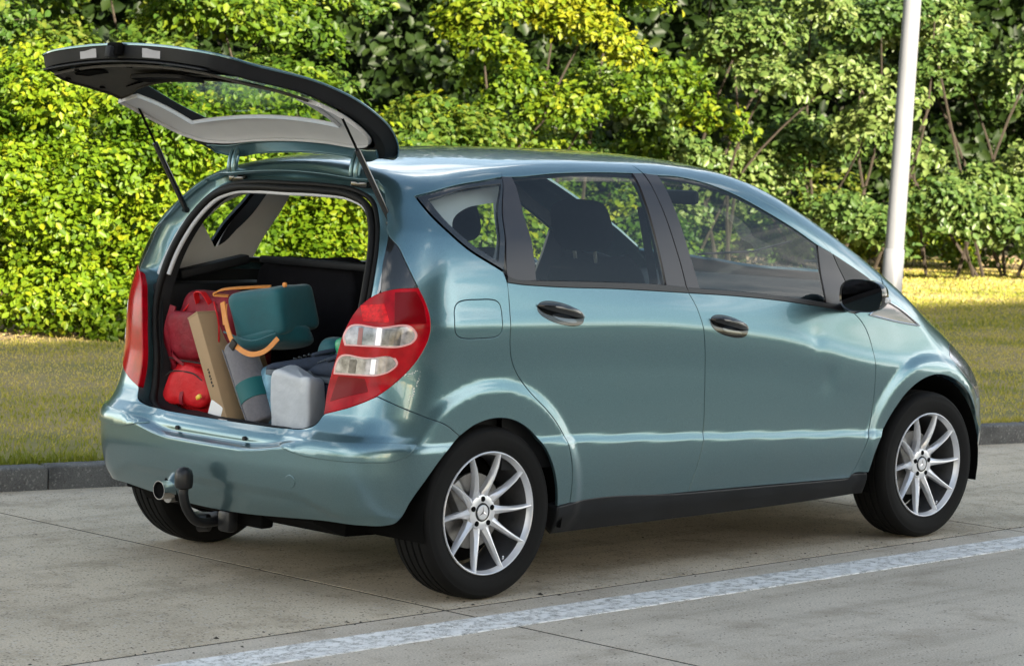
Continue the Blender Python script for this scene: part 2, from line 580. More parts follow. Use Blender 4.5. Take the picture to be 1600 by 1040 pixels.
def glassmat(name, tint, refl=1.0, rough=0.0, base=.08):
    m = bpy.data.materials.new(name); m.use_nodes = True
    nt = m.node_tree; N, L = nt.nodes, nt.links; N.clear()
    o = N.new('ShaderNodeOutputMaterial'); t = N.new('ShaderNodeBsdfTransparent'); g = N.new('ShaderNodeBsdfGlossy'); x = N.new('ShaderNodeMixShader')
    ge = N.new('ShaderNodeNewGeometry'); dt = N.new('ShaderNodeVectorMath'); dt.operation = 'DOT_PRODUCT'
    L.new(ge.outputs['Normal'], dt.inputs[0]); L.new(ge.outputs['Incoming'], dt.inputs[1])
    def mth(op, a_, b_=None):
        q = N.new('ShaderNodeMath'); q.operation = op
        for i_, v_ in enumerate((a_, b_)):
            if v_ is None: continue
            if isinstance(v_, (int, float)): q.inputs[i_].default_value = v_
            else: L.new(v_, q.inputs[i_])
        return q.outputs[0]
    cs = mth('ABSOLUTE', dt.outputs['Value']); fr = mth('POWER', mth('SUBTRACT', 1.0, cs), 5.0)
    mrf = mth('ADD', mth('MULTIPLY', fr, 1.0 - base), base)
    t.inputs[0].default_value = (*tint, 1); g.inputs[0].default_value = (refl, refl, refl, 1); g.inputs['Roughness'].default_value = rough
    L.new(mrf, x.inputs[0]); L.new(t.outputs[0], x.inputs[1]); L.new(g.outputs[0], x.inputs[2]); L.new(x.outputs[0], o.inputs[0])
    return m

def paintmat():
    m, nt, b, o = newmat('car_paint')
    N, L = nt.nodes, nt.links
    tc = N.new('ShaderNodeTexCoord')
    n = N.new('ShaderNodeTexNoise'); n.inputs['Scale'].default_value = 900; n.inputs['Detail'].default_value = 1
    L.new(tc.outputs['Object'], n.inputs['Vector'])
    r = N.new('ShaderNodeValToRGB'); r.color_ramp.elements[0].position = .35; r.color_ramp.elements[1].position = .7
    r.color_ramp.elements[0].color = (.082, .162, .190, 1); r.color_ramp.elements[1].color = (.142, .262, .298, 1)
    L.new(n.outputs['Fac'], r.inputs[0])
    # thin road dust
    n2 = N.new('ShaderNodeTexNoise'); n2.inputs['Scale'].default_value = 3.1; n2.inputs['Detail'].default_value = 8; n2.inputs['Roughness'].default_value = .68
    L.new(tc.outputs['Object'], n2.inputs['Vector'])
    sx = N.new('ShaderNodeSeparateXYZ'); L.new(tc.outputs['Object'], sx.inputs[0])
    mr = N.new('ShaderNodeMapRange'); mr.inputs['From Min'].default_value = .75; mr.inputs['From Max'].default_value = .2; mr.inputs['To Min'].default_value = .02; mr.inputs['To Max'].default_value = .32
    L.new(sx.outputs['Z'], mr.inputs[0])
    mu = N.new('ShaderNodeMath'); mu.operation = 'MULTIPLY'; L.new(n2.outputs['Fac'], mu.inputs[0]); L.new(mr.outputs[0], mu.inputs[1])
    mx = N.new('ShaderNodeMixRGB'); mx.inputs[2].default_value = (.25, .235, .20, 1)
    L.new(mu.outputs[0], mx.inputs[0]); L.new(r.outputs[0], mx.inputs[1]); L.new(mx.outputs[0], b.inputs['Base Color'])
    b.inputs['Metallic'].default_value = .80
    b.inputs['Roughness'].default_value = .29
    b.inputs['Coat Weight'].default_value = 1.0; b.inputs['Coat IOR'].default_value = 1.5
    r3 = N.new('ShaderNodeMapRange'); r3.inputs['To Min'].default_value = .015; r3.inputs['To Max'].default_value = .30
    L.new(mu.outputs[0], r3.inputs[0]); L.new(r3.outputs[0], b.inputs['Coat Roughness'])
    # faint orange peel
    n4 = N.new('ShaderNodeTexNoise'); n4.inputs['Scale'].default_value = 110; L.new(tc.outputs['Object'], n4.inputs['Vector'])
    bp_ = N.new('ShaderNodeBump'); bp_.inputs['Strength'].default_value = .035; bp_.inputs['Distance'].default_value = .001
    L.new(n4.outputs['Fac'], bp_.inputs['Height']); L.new(bp_.outputs[0], b.inputs['Coat Normal'])
    return m

MP = paintmat()
M_black = mat('black_gloss_plastic', (.012, .013, .014), .12, coat=.6)
M_trim = mat('black_trim', (.009, .009, .010), .38, var=.2, vscale=20)
M_pillar = mat('satin_pillar_film', (.022, .019, .023), .34, coat=.25, coat_r=.2)
M_sill = mat('grey_black_sill_plastic', (.011, .012, .014), .42, spec=.35, var=.35, vscale=6, bump=.15, bscale=300)
M_rubber = mat('seal_rubber', (.005, .005, .005), .6, spec=.25)
M_tyre = mat('tyre_rubber', (.006, .006, .006), .75, spec=.22, var=.35, vscale=9, bump=.2, bscale=90)
M_alloy = mat('silver_alloy', (.72, .73, .76), .34, metal=.45, coat=.6, coat_r=.1, var=.06, vscale=14)
M_dark = mat('underbody_dark', (.004, .004, .004), .95, spec=.1)
M_steel = mat('worn_steel', (.22, .215, .21), .45, metal=.8, var=.3, vscale=18)
M_chrome = mat('chrome', (.75, .75, .76), .12, metal=1.)
M_lightgrey = mat('light_grey_interior_trim', (.58, .59, .62), .75, var=.05, vscale=5, bump=.1, bscale=400)
M_trimgrey = mat('grey_headlining', (.36, .365, .38), .85, bump=.15, bscale=300)
M_intdark = mat('dark_interior_plastic', (.009, .010, .012), .6, spec=.3, var=.2, vscale=10)
M_seat = mat('black_seat_cloth', (.007, .007, .009), .9, spec=.1, var=.25, vscale=40, bump=.3, bscale=500)
M_carpet = mat('brown_grey_lining_felt', (.060, .056, .050), .95, var=.2, vscale=60)
M_red = mat('red_lamp_plastic', (.36, .0010, .008), .16, coat=.08, coat_r=.02, spec=.15, var=.35, vscale=14)
M_reddark = mat('dark_red_lamp_reflector', (.17, .0010, .004), .16, coat=.05, spec=.15, coat_r=.01)
M_clear = mat('clear_lamp_reflector', (.24, .24, .27), .15, metal=.5, coat=.6, coat_r=.02, var=.6, vscale=34)
M_ring = mat('pale_lamp_border', (.72, .36, .36), .2, coat=.3)
M_glass = glassmat('tinted_side_glass', (.70, .76, .74), base=.042)
M_glassg = glassmat('tailgate_glass', (.72, .80, .76), base=.06)
M_mirror = mat('mirror_glass', (.06, .06, .07), .02, metal=1.)  # dark tint stands in for a dark reflection of the car side
M_white = mat('white_plastic', (.75, .75, .76), .35)
M_lampwhite = mat('pale_grey_reflector_panel', (.30, .30, .33), .3, var=.08)
M_stud = mat('rubber_stop', (.01, .01, .012), .5)

def concrete(name, c1, c2, stain, speck=.5, seed=0.):
    m, nt, b, o = newmat(name)
    N, L = nt.nodes, nt.links
    tc = N.new('ShaderNodeTexCoord'); mp = N.new('ShaderNodeMapping'); mp.inputs['Location'].default_value = (seed, seed*1.7, 0)
    L.new(tc.outputs['Object'], mp.inputs[0])
    def noise(s, d=5, r=.6, st=(1, 1, 1)):
        n = N.new('ShaderNodeTexNoise'); n.inputs['Scale'].default_value = s; n.inputs['Detail'].default_value = d; n.inputs['Roughness'].default_value = r
        q = N.new('ShaderNodeMapping'); q.inputs['Scale'].default_value = st; L.new(mp.outputs[0], q.inputs[0]); L.new(q.outputs[0], n.inputs['Vector'])
        return n.outputs['Fac']
    def ramp(f, p0, p1, a=(0, 0, 0, 1), c=(1, 1, 1, 1)):
        r = N.new('ShaderNodeValToRGB'); r.color_ramp.elements[0].position = p0; r.color_ramp.elements[1].position = p1
        r.color_ramp.elements[0].color = a; r.color_ramp.elements[1].color = c
        L.new(f, r.inputs[0]); return r.outputs[0]
    def mix(f, a, c2_, typ='MIX'):
        x = N.new('ShaderNodeMixRGB'); x.blend_type = typ
        if isinstance(f, float): x.inputs[0].default_value = f
        else: L.new(f, x.inputs[0])
        for i, v in ((1, a), (2, c2_)):
            if isinstance(v, tuple): x.inputs[i].default_value = (*v, 1)
            else: L.new(v, x.inputs[i])
        return x.outputs[0]
    base = mix(ramp(noise(1.1, 6, .62), .38, .62), c1, c2)
    base = mix(ramp(noise(3.3, 6, .7, (1, 1.0, 1)), .50, .74), base, stain)
    base = mix(ramp(noise(1.3, 5, .6, (.14, 2.4, 1)), .52, .80), base, tuple(c*.82 for c in stain))
    grain = noise(140, 3, .7)
    base = mix(.55, base, mix(ramp(grain, .32, .68), (.45, .44, .42), (1.5, 1.48, 1.45)), 'MULTIPLY')
    peb = N.new('ShaderNodeTexVoronoi'); peb.inputs['Scale'].default_value = 95; L.new(mp.outputs[0], peb.inputs['Vector'])
    hs = N.new('ShaderNodeSeparateColor'); L.new(peb.outputs['Color'], hs.inputs[0])
    dk = N.new('ShaderNodeMath'); dk.operation = 'GREATER_THAN'; dk.inputs[1].default_value = 1 - .16*speck; L.new(hs.outputs[0], dk.inputs[0])
    d2 = N.new('ShaderNodeMath'); d2.operation = 'LESS_THAN'; d2.inputs[1].default_value = .42; L.new(peb.outputs['Distance'], d2.inputs[0])
    d3 = N.new('ShaderNodeMath'); d3.operation = 'MULTIPLY'; L.new(dk.outputs[0], d3.inputs[0]); L.new(d2.outputs[0], d3.inputs[1])
    d4 = N.new('ShaderNodeMath'); d4.operation = 'MULTIPLY'; L.new(d3.outputs[0], d4.inputs[0]); d4.inputs[1].default_value = .75
    base = mix(d4.outputs[0], base, (.075, .065, .055))
    lt = N.new('ShaderNodeMath'); lt.operation = 'GREATER_THAN'; lt.inputs[1].default_value = .93; L.new(hs.outputs[1], lt.inputs[0])
    l2 = N.new('ShaderNodeMath'); l2.operation = 'MULTIPLY'; L.new(lt.outputs[0], l2.inputs[0]); l2.inputs[1].default_value = .35*speck
    base = mix(l2.outputs[0], base, (.55, .52, .47))
    # big sparse dark spots
    v2 = N.new('ShaderNodeTexVoronoi'); v2.inputs['Scale'].default_value = 9; L.new(mp.outputs[0], v2.inputs['Vector'])
    s2 = N.new('ShaderNodeMath'); s2.operation = 'LESS_THAN'; s2.inputs[1].default_value = .055; L.new(v2.outputs['Distance'], s2.inputs[0])
    s3 = N.new('ShaderNodeMath'); s3.operation = 'MULTIPLY'; s3.inputs[1].default_value = .7; L.new(s2.outputs[0], s3.inputs[0])
    base = mix(s3.outputs[0], base, (.045, .04, .035))
    # fine wandering hairline cracks
    L.new(base, b.inputs['Base Color'])
    b.inputs['Roughness'].default_value = .88
    bm_ = N.new('ShaderNodeBump'); bm_.inputs['Strength'].default_value = .55; bm_.inputs['Distance'].default_value = .004
    ad = N.new('ShaderNodeMath'); ad.operation = 'SUBTRACT'; L.new(grain, ad.inputs[0]); L.new(d4.outputs[0], ad.inputs[1])
    L.new(ad.outputs[0], bm_.inputs['Height']); L.new(bm_.outputs[0], b.inputs['Normal'])
    return m
M_conc_a = concrete('sandy_concrete', (.47, .40, .30), (.58, .495, .375), (.30, .24, .165), 1.0, 0)
M_conc_b = concrete('grey_concrete', (.48, .42, .34), (.56, .49, .40), (.35, .29, .22), .35, 4.)
M_kerb = concrete('weathered_kerb_concrete', (.07, .07, .07), (.13, .128, .122), (.035, .035, .034), .5, 9.)

def road_paint():
    m, nt, b, o = newmat('worn_white_road_paint')
    N, L = nt.nodes, nt.links
    tc = N.new('ShaderNodeTexCoord')
    v = N.new('ShaderNodeTexVoronoi'); v.feature = 'DISTANCE_TO_EDGE'; v.inputs['Scale'].default_value = 48; v.inputs['Randomness'].default_value = 1
    n = N.new('ShaderNodeTexNoise'); n.inputs['Scale'].default_value = 22; n.inputs['Detail'].default_value = 6; n.inputs['Roughness'].default_value = .7
    mxv = N.new('ShaderNodeMixRGB'); mxv.inputs[0].default_value = .12
    L.new(tc.outputs['Object'], mxv.inputs[1]); L.new(n.outputs['Color'], mxv.inputs[2]); L.new(tc.outputs['Object'], n.inputs['Vector']); L.new(mxv.outputs[0], v.inputs['Vector'])
    r = N.new('ShaderNodeValToRGB'); r.color_ramp.elements[0].position = .02; r.color_ramp.elements[1].position = .10
    L.new(v.outputs['Distance'], r.inputs[0])
    r2_ = N.new('ShaderNodeValToRGB'); r2_.color_ramp.elements[0].position = .38; r2_.color_ramp.elements[1].position = .54
    L.new(n.outputs['Fac'], r2_.inputs[0])
    mm = N.new('ShaderNodeMath'); mm.operation = 'MAXIMUM'; L.new(r.outputs[0], mm.inputs[0]); L.new(r2_.outputs[0], mm.inputs[1])
    c = N.new('ShaderNodeMixRGB'); c.inputs[1].default_value = (.36, .34, .30, 1); c.inputs[2].default_value = (.84, .82, .78, 1)
    L.new(mm.outputs[0], c.inputs[0]); L.new(c.outputs[0], b.inputs['Base Color']); b.inputs['Roughness'].default_value = .7
    bp_ = N.new('ShaderNodeBump'); bp_.inputs['Strength'].default_value = .9; bp_.inputs['Distance'].default_value = .006
    L.new(mm.outputs[0], bp_.inputs['Height']); L.new(bp_.outputs[0], b.inputs['Normal'])
    return m
M_line = road_paint()
M_joint = mat('joint_filler', (.018, .016, .013), .95, var=.5, vscale=30)

def ground_mat(name, cols, scale=1.2, streak=(1, 1, 1)):
    m, nt, b, o = newmat(name)
    N, L = nt.nodes, nt.links
    tc = N.new('ShaderNodeTexCoord'); mp = N.new('ShaderNodeMapping'); mp.inputs['Scale'].default_value = streak; L.new(tc.outputs['Object'], mp.inputs[0])
    n = N.new('ShaderNodeTexNoise'); n.inputs['Scale'].default_value = scale; n.inputs['Detail'].default_value = 8; n.inputs['Roughness'].default_value = .68
    L.new(mp.outputs[0], n.inputs['Vector'])
    r = N.new('ShaderNodeValToRGB'); e = r.color_ramp.elements
    e[0].position = .34; e[0].color = (*cols[0], 1); e[1].position = .66; e[1].color = (*cols[-1], 1)
    for i, c in enumerate(cols[1:-1]):
        q = e.new(.34 + .32*(i+1)/(len(cols)-1)); q.color = (*c, 1)
    L.new(n.outputs['Fac'], r.inputs[0]); L.new(r.outputs[0], b.inputs['Base Color']); b.inputs['Roughness'].default_value = .95
    return m
M_lawn = ground_mat('dry_lawn_earth', [(.13, .12, .03), (.19, .165, .05), (.26, .20, .08), (.28, .21, .09)], .9, (1, 1, 1))
M_soil = ground_mat('dry_hedge_soil', [(.26, .18, .10), (.40, .28, .16)], 2.)

def leafmat(name, cols, trans=.35, rough=.45):
    """leaf colours vary leaf by leaf through the 'var' attribute"""
    m = bpy.data.materials.new(name); m.use_nodes = True
    nt = m.node_tree; N, L = nt.nodes, nt.links; N.clear()
    o = N.new('ShaderNodeOutputMaterial'); b = N.new('ShaderNodeBsdfPrincipled'); t = N.new('ShaderNodeBsdfTranslucent'); x = N.new('ShaderNodeMixShader')
    a = N.new('ShaderNodeAttribute'); a.attribute_name = 'var'
    r = N.new('ShaderNodeValToRGB'); e = r.color_ramp.elements
    e[0].position = 0; e[0].color = (*cols[0], 1); e[1].position = 1; e[1].color = (*cols[-1], 1)
    for i, c in enumerate(cols[1:-1]):
        q = e.new((i+1)/(len(cols)-1)); q.color = (*c, 1)
    L.new(a.outputs['Fac'], r.inputs[0]); L.new(r.outputs[0], b.inputs['Base Color'])
    b.inputs['Roughness'].default_value = rough; b.inputs['Specular IOR Level'].default_value = .22
    g = N.new('ShaderNodeMixRGB'); g.blend_type = 'MULTIPLY'; g.inputs[0].default_value = 1; g.inputs[2].default_value = (1.5, 1.6, .5, 1)
    L.new(r.outputs[0], g.inputs[1]); L.new(g.outputs[0], t.inputs[0])
    x.inputs[0].default_value = trans
    L.new(b.outputs[0], x.inputs[1]); L.new(t.outputs[0], x.inputs[2]); L.new(x.outputs[0], o.inputs[0])
    return m
LM_lime = leafmat('lime_hedge_leaf', [(.035, .075, .004), (.080, .140, .006), (.135, .195, .008), (.21, .225, .010)])
LM_mid = leafmat('green_broadleaf', [(.022, .055, .010), (.04, .085, .012), (.075, .12, .016), (.12, .14, .02)])
LM_yel = leafmat('yellow_green_maple_leaf', [(.028, .062, .006), (.065, .115, .008), (.120, .165, .009), (.20, .205, .011)])
LM_big = leafmat('grey_green_large_leaf', [(.035, .07, .018), (.065, .11, .025), (.11, .15, .04), (.16, .19, .07)], .25, .38)
LM_far = leafmat('shade_dark_leaf', [(.008, .018, .004), (.016, .032, .006), (.03, .05, .010)])
LM_grass = leafmat('grass_blade', [(.17, .19, .025), (.30, .28, .055), (.44, .36, .11), (.54, .42, .18)], .3, .6)
M_bark = mat('brown_bark', (.030, .022, .015), .9, var=.4, vscale=20, bump=.5, bscale=40)
M_post = mat('galvanised_post', (.15, .155, .17), .5, metal=.0, var=.1, vscale=6, stretch=(1, 1, .3))
# ------------------------------------------------------------------ setting: ground, slabs, kerb, lawn
def sheet(name, pts, z, m, kind='structure'):
    o = mesh(name, [(x, y, z) for x, y in pts], [tuple(range(len(pts)))], m, smooth=False)
    return tag(o, kind=kind)
ground = sheet('ground', [(-400, -400), (600, -400), (600, 600), (-400, 600)], -.02, M_lawn)

def slab(x0, x1, y0, y1, m, seed, parent):
    g = .0055
    rbox_ = bmesh.new()
    bmesh.ops.create_cube(rbox_, size=1)
    bmesh.ops.scale(rbox_, vec=(x1-x0-2*g, y1-y0-2*g, .2), verts=rbox_.verts)
    bmesh.ops.bevel(rbox_, geom=[e for e in rbox_.edges if e.verts[0].co.z > 0 and e.verts[1].co.z > 0], offset=.003, segments=1, profile=.5, affect='EDGES')
    rbox_.transform(Matrix.Translation(((x0+x1)/2, (y0+y1)/2, -.1)))
    return from_bm('concrete_slab', rbox_, m, parent, smooth=True, auto=30)
road = sheet('road', [(-40, -24), (60, -24), (60, 14.2), (-40, 14.2)], -.0012, M_joint)
JX = [-.255 + 3.32*k for k in range(-6, 9)]
for k in range(len(JX)-1):
    slab(JX[k], JX[k+1], -.925, 6.5 if JX[k] < -1 else (3.2 if JX[k] < 4 else 1.9), M_conc_a, k, road)
    slab(JX[k], JX[k+1], -4.5, -.925, M_conc_b, k, road)
    slab(JX[k], JX[k+1], -8.1, -4.5, M_conc_b, k, road)
far_lane = sheet('pavement', [(-60, -24), (60, -24), (60, -8.105), (-60, -8.105)], -.004, M_conc_b)

# painted edge line, slightly raised and ragged
bm = bmesh.new()
nx = 700
rows = []
for i in range(nx+1):
    x = -22 + 48*i/nx
    e0 = -1.095 + .006*mnoise.noise(Vector((x*9, 0, 0))) + .004*mnoise.noise(Vector((x*40, 3, 0)))
    e1 = -1.285 + .006*mnoise.noise(Vector((x*9, 7, 0))) + .004*mnoise.noise(Vector((x*40, 9, 0)))
    rows.append([bm.verts.new((x, e0 + .003, .0005)), bm.verts.new((x, e0, .004)), bm.verts.new((x, e1, .004)), bm.verts.new((x, e1 - .003, .0005))])
for a, b in zip(rows[:-1], rows[1:]):
    for j in range(3): bm.faces.new((a[j+1], b[j+1], b[j], a[j]))
line = from_bm('painted_line', bm, M_line, None); tag(line, kind='structure')

# kerb: straight run of stones, 12 degrees off the bay
K0 = np.array([.37, 2.275]); kd = np.array([5.36, -1.235]); kd /= np.linalg.norm(kd); kn = np.array([-kd[1], kd[0]])
kerb = empty('kerb'); tag(kerb, 'low dark weathered concrete kerb between the parking bay and the lawn', 'kerb')
KL = .98
kstone = None
for i in range(-14, 22):
    c = K0 + kd*(i*KL + .42)
    if kstone is None:
        bm = bmesh.new(); bmesh.ops.create_cube(bm, size=1)
        bmesh.ops.scale(bm, vec=(KL - .008, .13, .30), verts=bm.verts)
        bmesh.ops.bevel(bm, geom=[e for e in bm.edges if e.verts[0].co.z > 0 and e.verts[1].co.z > 0], offset=.016, segments=3, profile=.5, affect='EDGES')
        kstone = from_bm('kerb_stone', bm, M_kerb, kerb); o = kstone
    else:
        o = kstone.copy(); COL.objects.link(o)
    cc = c + kn*.065
    o.location = (cc[0], cc[1], -.045 + random.uniform(-.003, .003)); o.rotation_euler = (random.uniform(-.006, .006), 0, math.atan2(kd[1], kd[0]) + random.uniform(-.003, .003))

# lawn surface
def lawnz(x, y):
    d = (x - K0[0])*kn[0] + (y - K0[1])*kn[1]
    return .085 + .02*smooth(.1, .6, d) + .02*math.sin(x*.7)*math.cos(y*.6)*float(smooth(.4, 2., d))
V, F = [], []
us = np.concatenate([np.linspace(-30, -3, 14), np.linspace(-2.5, 14, 67), np.linspace(15, 60, 20)]); ws = np.concatenate([np.linspace(.125, 3, 16), np.linspace(3.3, 16, 40), np.linspace(17, 60, 12)])
for w in ws:
    for u in us:
        p = K0 + kd*u + kn*w
        V.append((p[0], p[1], lawnz(p[0], p[1])))
nu = len(us)
for j in range(len(ws)-1):
    for i in range(nu-1):
        F.append((j*nu+i, j*nu+i+1, (j+1)*nu+i+1, (j+1)*nu+i))
F_LAWN = F
# grit and dry bits on the concrete
V, F = [], []
for i in range(420):
    x, y = rng.uniform(-3, 6), rng.uniform(-3.4, 2.4)
    if rng.random() < .45: y = -.925 + rng.normal(0, .05)
    r = rng.uniform(.0015, .005)*(2.2 if rng.random() < .06 else 1); el = rng.uniform(1, 2.6); a = rng.uniform(0, 6.28); b0 = len(V)
    for k in range(6):
        t = k/6*6.283; u, w_ = r*el*math.cos(t), r*math.sin(t)
        V.append((x + u*math.cos(a) - w_*math.sin(a), y + u*math.sin(a) + w_*math.cos(a), .0005))
    V.append((x, y, .0005 + r*.7)); F += [(b0+k, b0+(k+1) % 6, b0+6) for k in range(6)]
o = mesh('road_grit', V, F, mat('dark_grit', (.045, .035, .025), .9, var=.6, vscale=3)); tag(o, 'scattered grit and dry bits on the concrete', 'grit', kind='stuff')
V, F = [], []
us = np.concatenate([np.linspace(-30, -3, 14), np.linspace(-2.5, 14, 67), np.linspace(15, 60, 20)]); ws = np.concatenate([np.linspace(.125, 3, 16), np.linspace(3.3, 16, 40), np.linspace(17, 60, 12)])
for w in ws:
    for u in us:
        p = K0 + kd*u + kn*w
        V.append((p[0], p[1], lawnz(p[0], p[1])))
lawn = mesh('lawn', V, F_LAWN, M_lawn); tag(lawn, kind='structure')

CP = np.array([-6.288, -7.359, 1.6175])
CF = np.array([math.cos(yaw), math.sin(yaw)]); CR = np.array([math.sin(yaw), -math.cos(yaw)])
def inview(x, y, m=1.12, lo=.5):
    dx, dy = x - CP[0], y - CP[1]
    d = dx*CF[0] + dy*CF[1]; s = dx*CR[0] + dy*CR[1]
    return (np.abs(s) < (d*.198*m + lo)) & (d > 0)

# grass blades (two triangles each), sparser far away
def grass():
    n = 620000
    u = rng.uniform(-2, 24, n); w = np.where(rng.random(n) < .03, rng.uniform(.10, .22, n), rng.uniform(.12, 17, n))
    X = K0[0] + kd[0]*u + kn[0]*w; Y = K0[1] + kd[1]*u + kn[1]*w
    d = np.hypot(X - CP[0], Y - CP[1])
    keep = inview(X, Y, 1.18, .6) & (rng.random(n) < np.clip((15/d)**1.2, 0, 1)) & (Y < 16)
    # what the car hides
    s = (X - CP[0])*CR[0] + (Y - CP[1])*CR[1]; dd = (X - CP[0])*CF[0] + (Y - CP[1])*CF[1]; a = s/dd
    keep &= (a < -.10) | (a > .115) | (rng.random(n) < .5)
    X, Y, d = X[keep], Y[keep], d[keep]; n = len(X)
    patch = np.array([mnoise.noise(Vector((x*.55, y*.55, 0))) + .5*mnoise.noise(Vector((x*1.9, y*1.9, 4))) for x, y in zip(X[::1], Y[::1])])
    h = rng.uniform(.010, .030, n)*(1 + .35*np.clip(patch*2, -1, 1)); h = h*np.where(w[keep] < .24, 2.0, 1.); wd = rng.uniform(.0022, .0042, n)*np.clip(d/11, 1, 2.4)
    a = rng.uniform(0, 2*np.pi, n); la = rng.uniform(0, 2*np.pi, n); ln = rng.uniform(.1, .9, n)*h
    Z = np.array([lawnz(x, y) for x, y in zip(X, Y)]) - .004
    B = np.stack([X, Y, Z], -1); D = np.stack([np.cos(a), np.sin(a), 0*a], -1)*wd[:, None]
    mid = B + np.stack([np.cos(la)*ln*.35, np.sin(la)*ln*.35, h*.6], -1)
    tip = B + np.stack([np.cos(la)*ln, np.sin(la)*ln, h], -1)
    V = np.stack([B - D, B + D, mid + D*.7, mid - D*.7, tip], 1).reshape(-1, 3)
    i = np.arange(n)*5
    me = bpy.data.meshes.new('lawn_grass')
    quad = np.stack([i, i+1, i+2, i+3], 1); tri = np.stack([i+3, i+2, i+4], 1)
    me.vertices.add(len(V)); me.vertices.foreach_set('co', V.ravel())
    lt = np.concatenate([quad.ravel(), tri.ravel()]); me.loops.add(len(lt)); me.loops.foreach_set('vertex_index', lt.astype(np.int32))
    ls = np.concatenate([np.arange(n)*4, 4*n + np.arange(n)*3]); me.polygons.add(2*n); me.polygons.foreach_set('loop_start', ls.astype(np.int32))
    me.update(calc_edges=True); me.validate()
    v = np.clip(.50 - patch*.7 + rng.normal(0, .2, n), 0, 1)
    at = me.attributes.new('var', 'FLOAT', 'POINT'); at.data.foreach_set('value', np.repeat(v, 5).astype(np.float32))
    me.materials.append(LM_grass)
    o = bpy.data.objects.new('lawn_grass', me); COL.objects.link(o); tag(o, 'short dry green and brown grass of the lawn', 'grass', kind='stuff')
    print('grass', n)
grass()

# ------------------------------------------------------------------ leaves and bushes
def leaves_mesh(name, C, Nn, size, var, m, parent, wide=.62, fold=.25, tipdir=None):
    """folded oval leaves: base, 2 left, tip, 2 right"""
    n = len(C)
    Nn = Nn/np.linalg.norm(Nn, axis=1, keepdims=True)
    if tipdir is None: tipdir = rng.normal(size=(n, 3))
    T = tipdir - Nn*np.sum(tipdir*Nn, 1, keepdims=True); T /= np.linalg.norm(T, axis=1, keepdims=True) + 1e-9
    S = np.cross(Nn, T)
    L = size[:, None]; W = L*wide*.5
    base = C - T*L*.5; tip = C + T*L*.5 - Nn*L*.12
    f = Nn*W*fold
    l1 = C - T*L*.16 + S*W + f; l2 = C + T*L*.2 + S*W*.85 + f
    r1 = C - T*L*.16 - S*W + f; r2_ = C + T*L*.2 - S*W*.85 + f
    V = np.stack([base, r1, r2_, tip, l2, l1], 1).reshape(-1, 3)
    i = np.arange(n)*6
    qa = np.stack([i, i+1, i+2, i+3], 1); qb = np.stack([i, i+3, i+4, i+5], 1)
    me = bpy.data.meshes.new(name)
    me.vertices.add(len(V)); me.vertices.foreach_set('co', V.astype(np.float32).ravel())
    lt = np.concatenate([qa, qb], 1).ravel(); me.loops.add(len(lt)); me.loops.foreach_set('vertex_index', lt.astype(np.int32))
    me.polygons.add(2*n); me.polygons.foreach_set('loop_start', (np.arange(2*n)*4).astype(np.int32))
    me.update(calc_edges=True); me.validate()
    at = me.attributes.new('var', 'FLOAT', 'POINT'); at.data.foreach_set('value', np.repeat(np.clip(var, 0, 1), 6).astype(np.float32))
    me.materials.append(m)
    o = bpy.data.objects.new(name, me); COL.objects.link(o)
    if parent: o.parent = parent
    return o

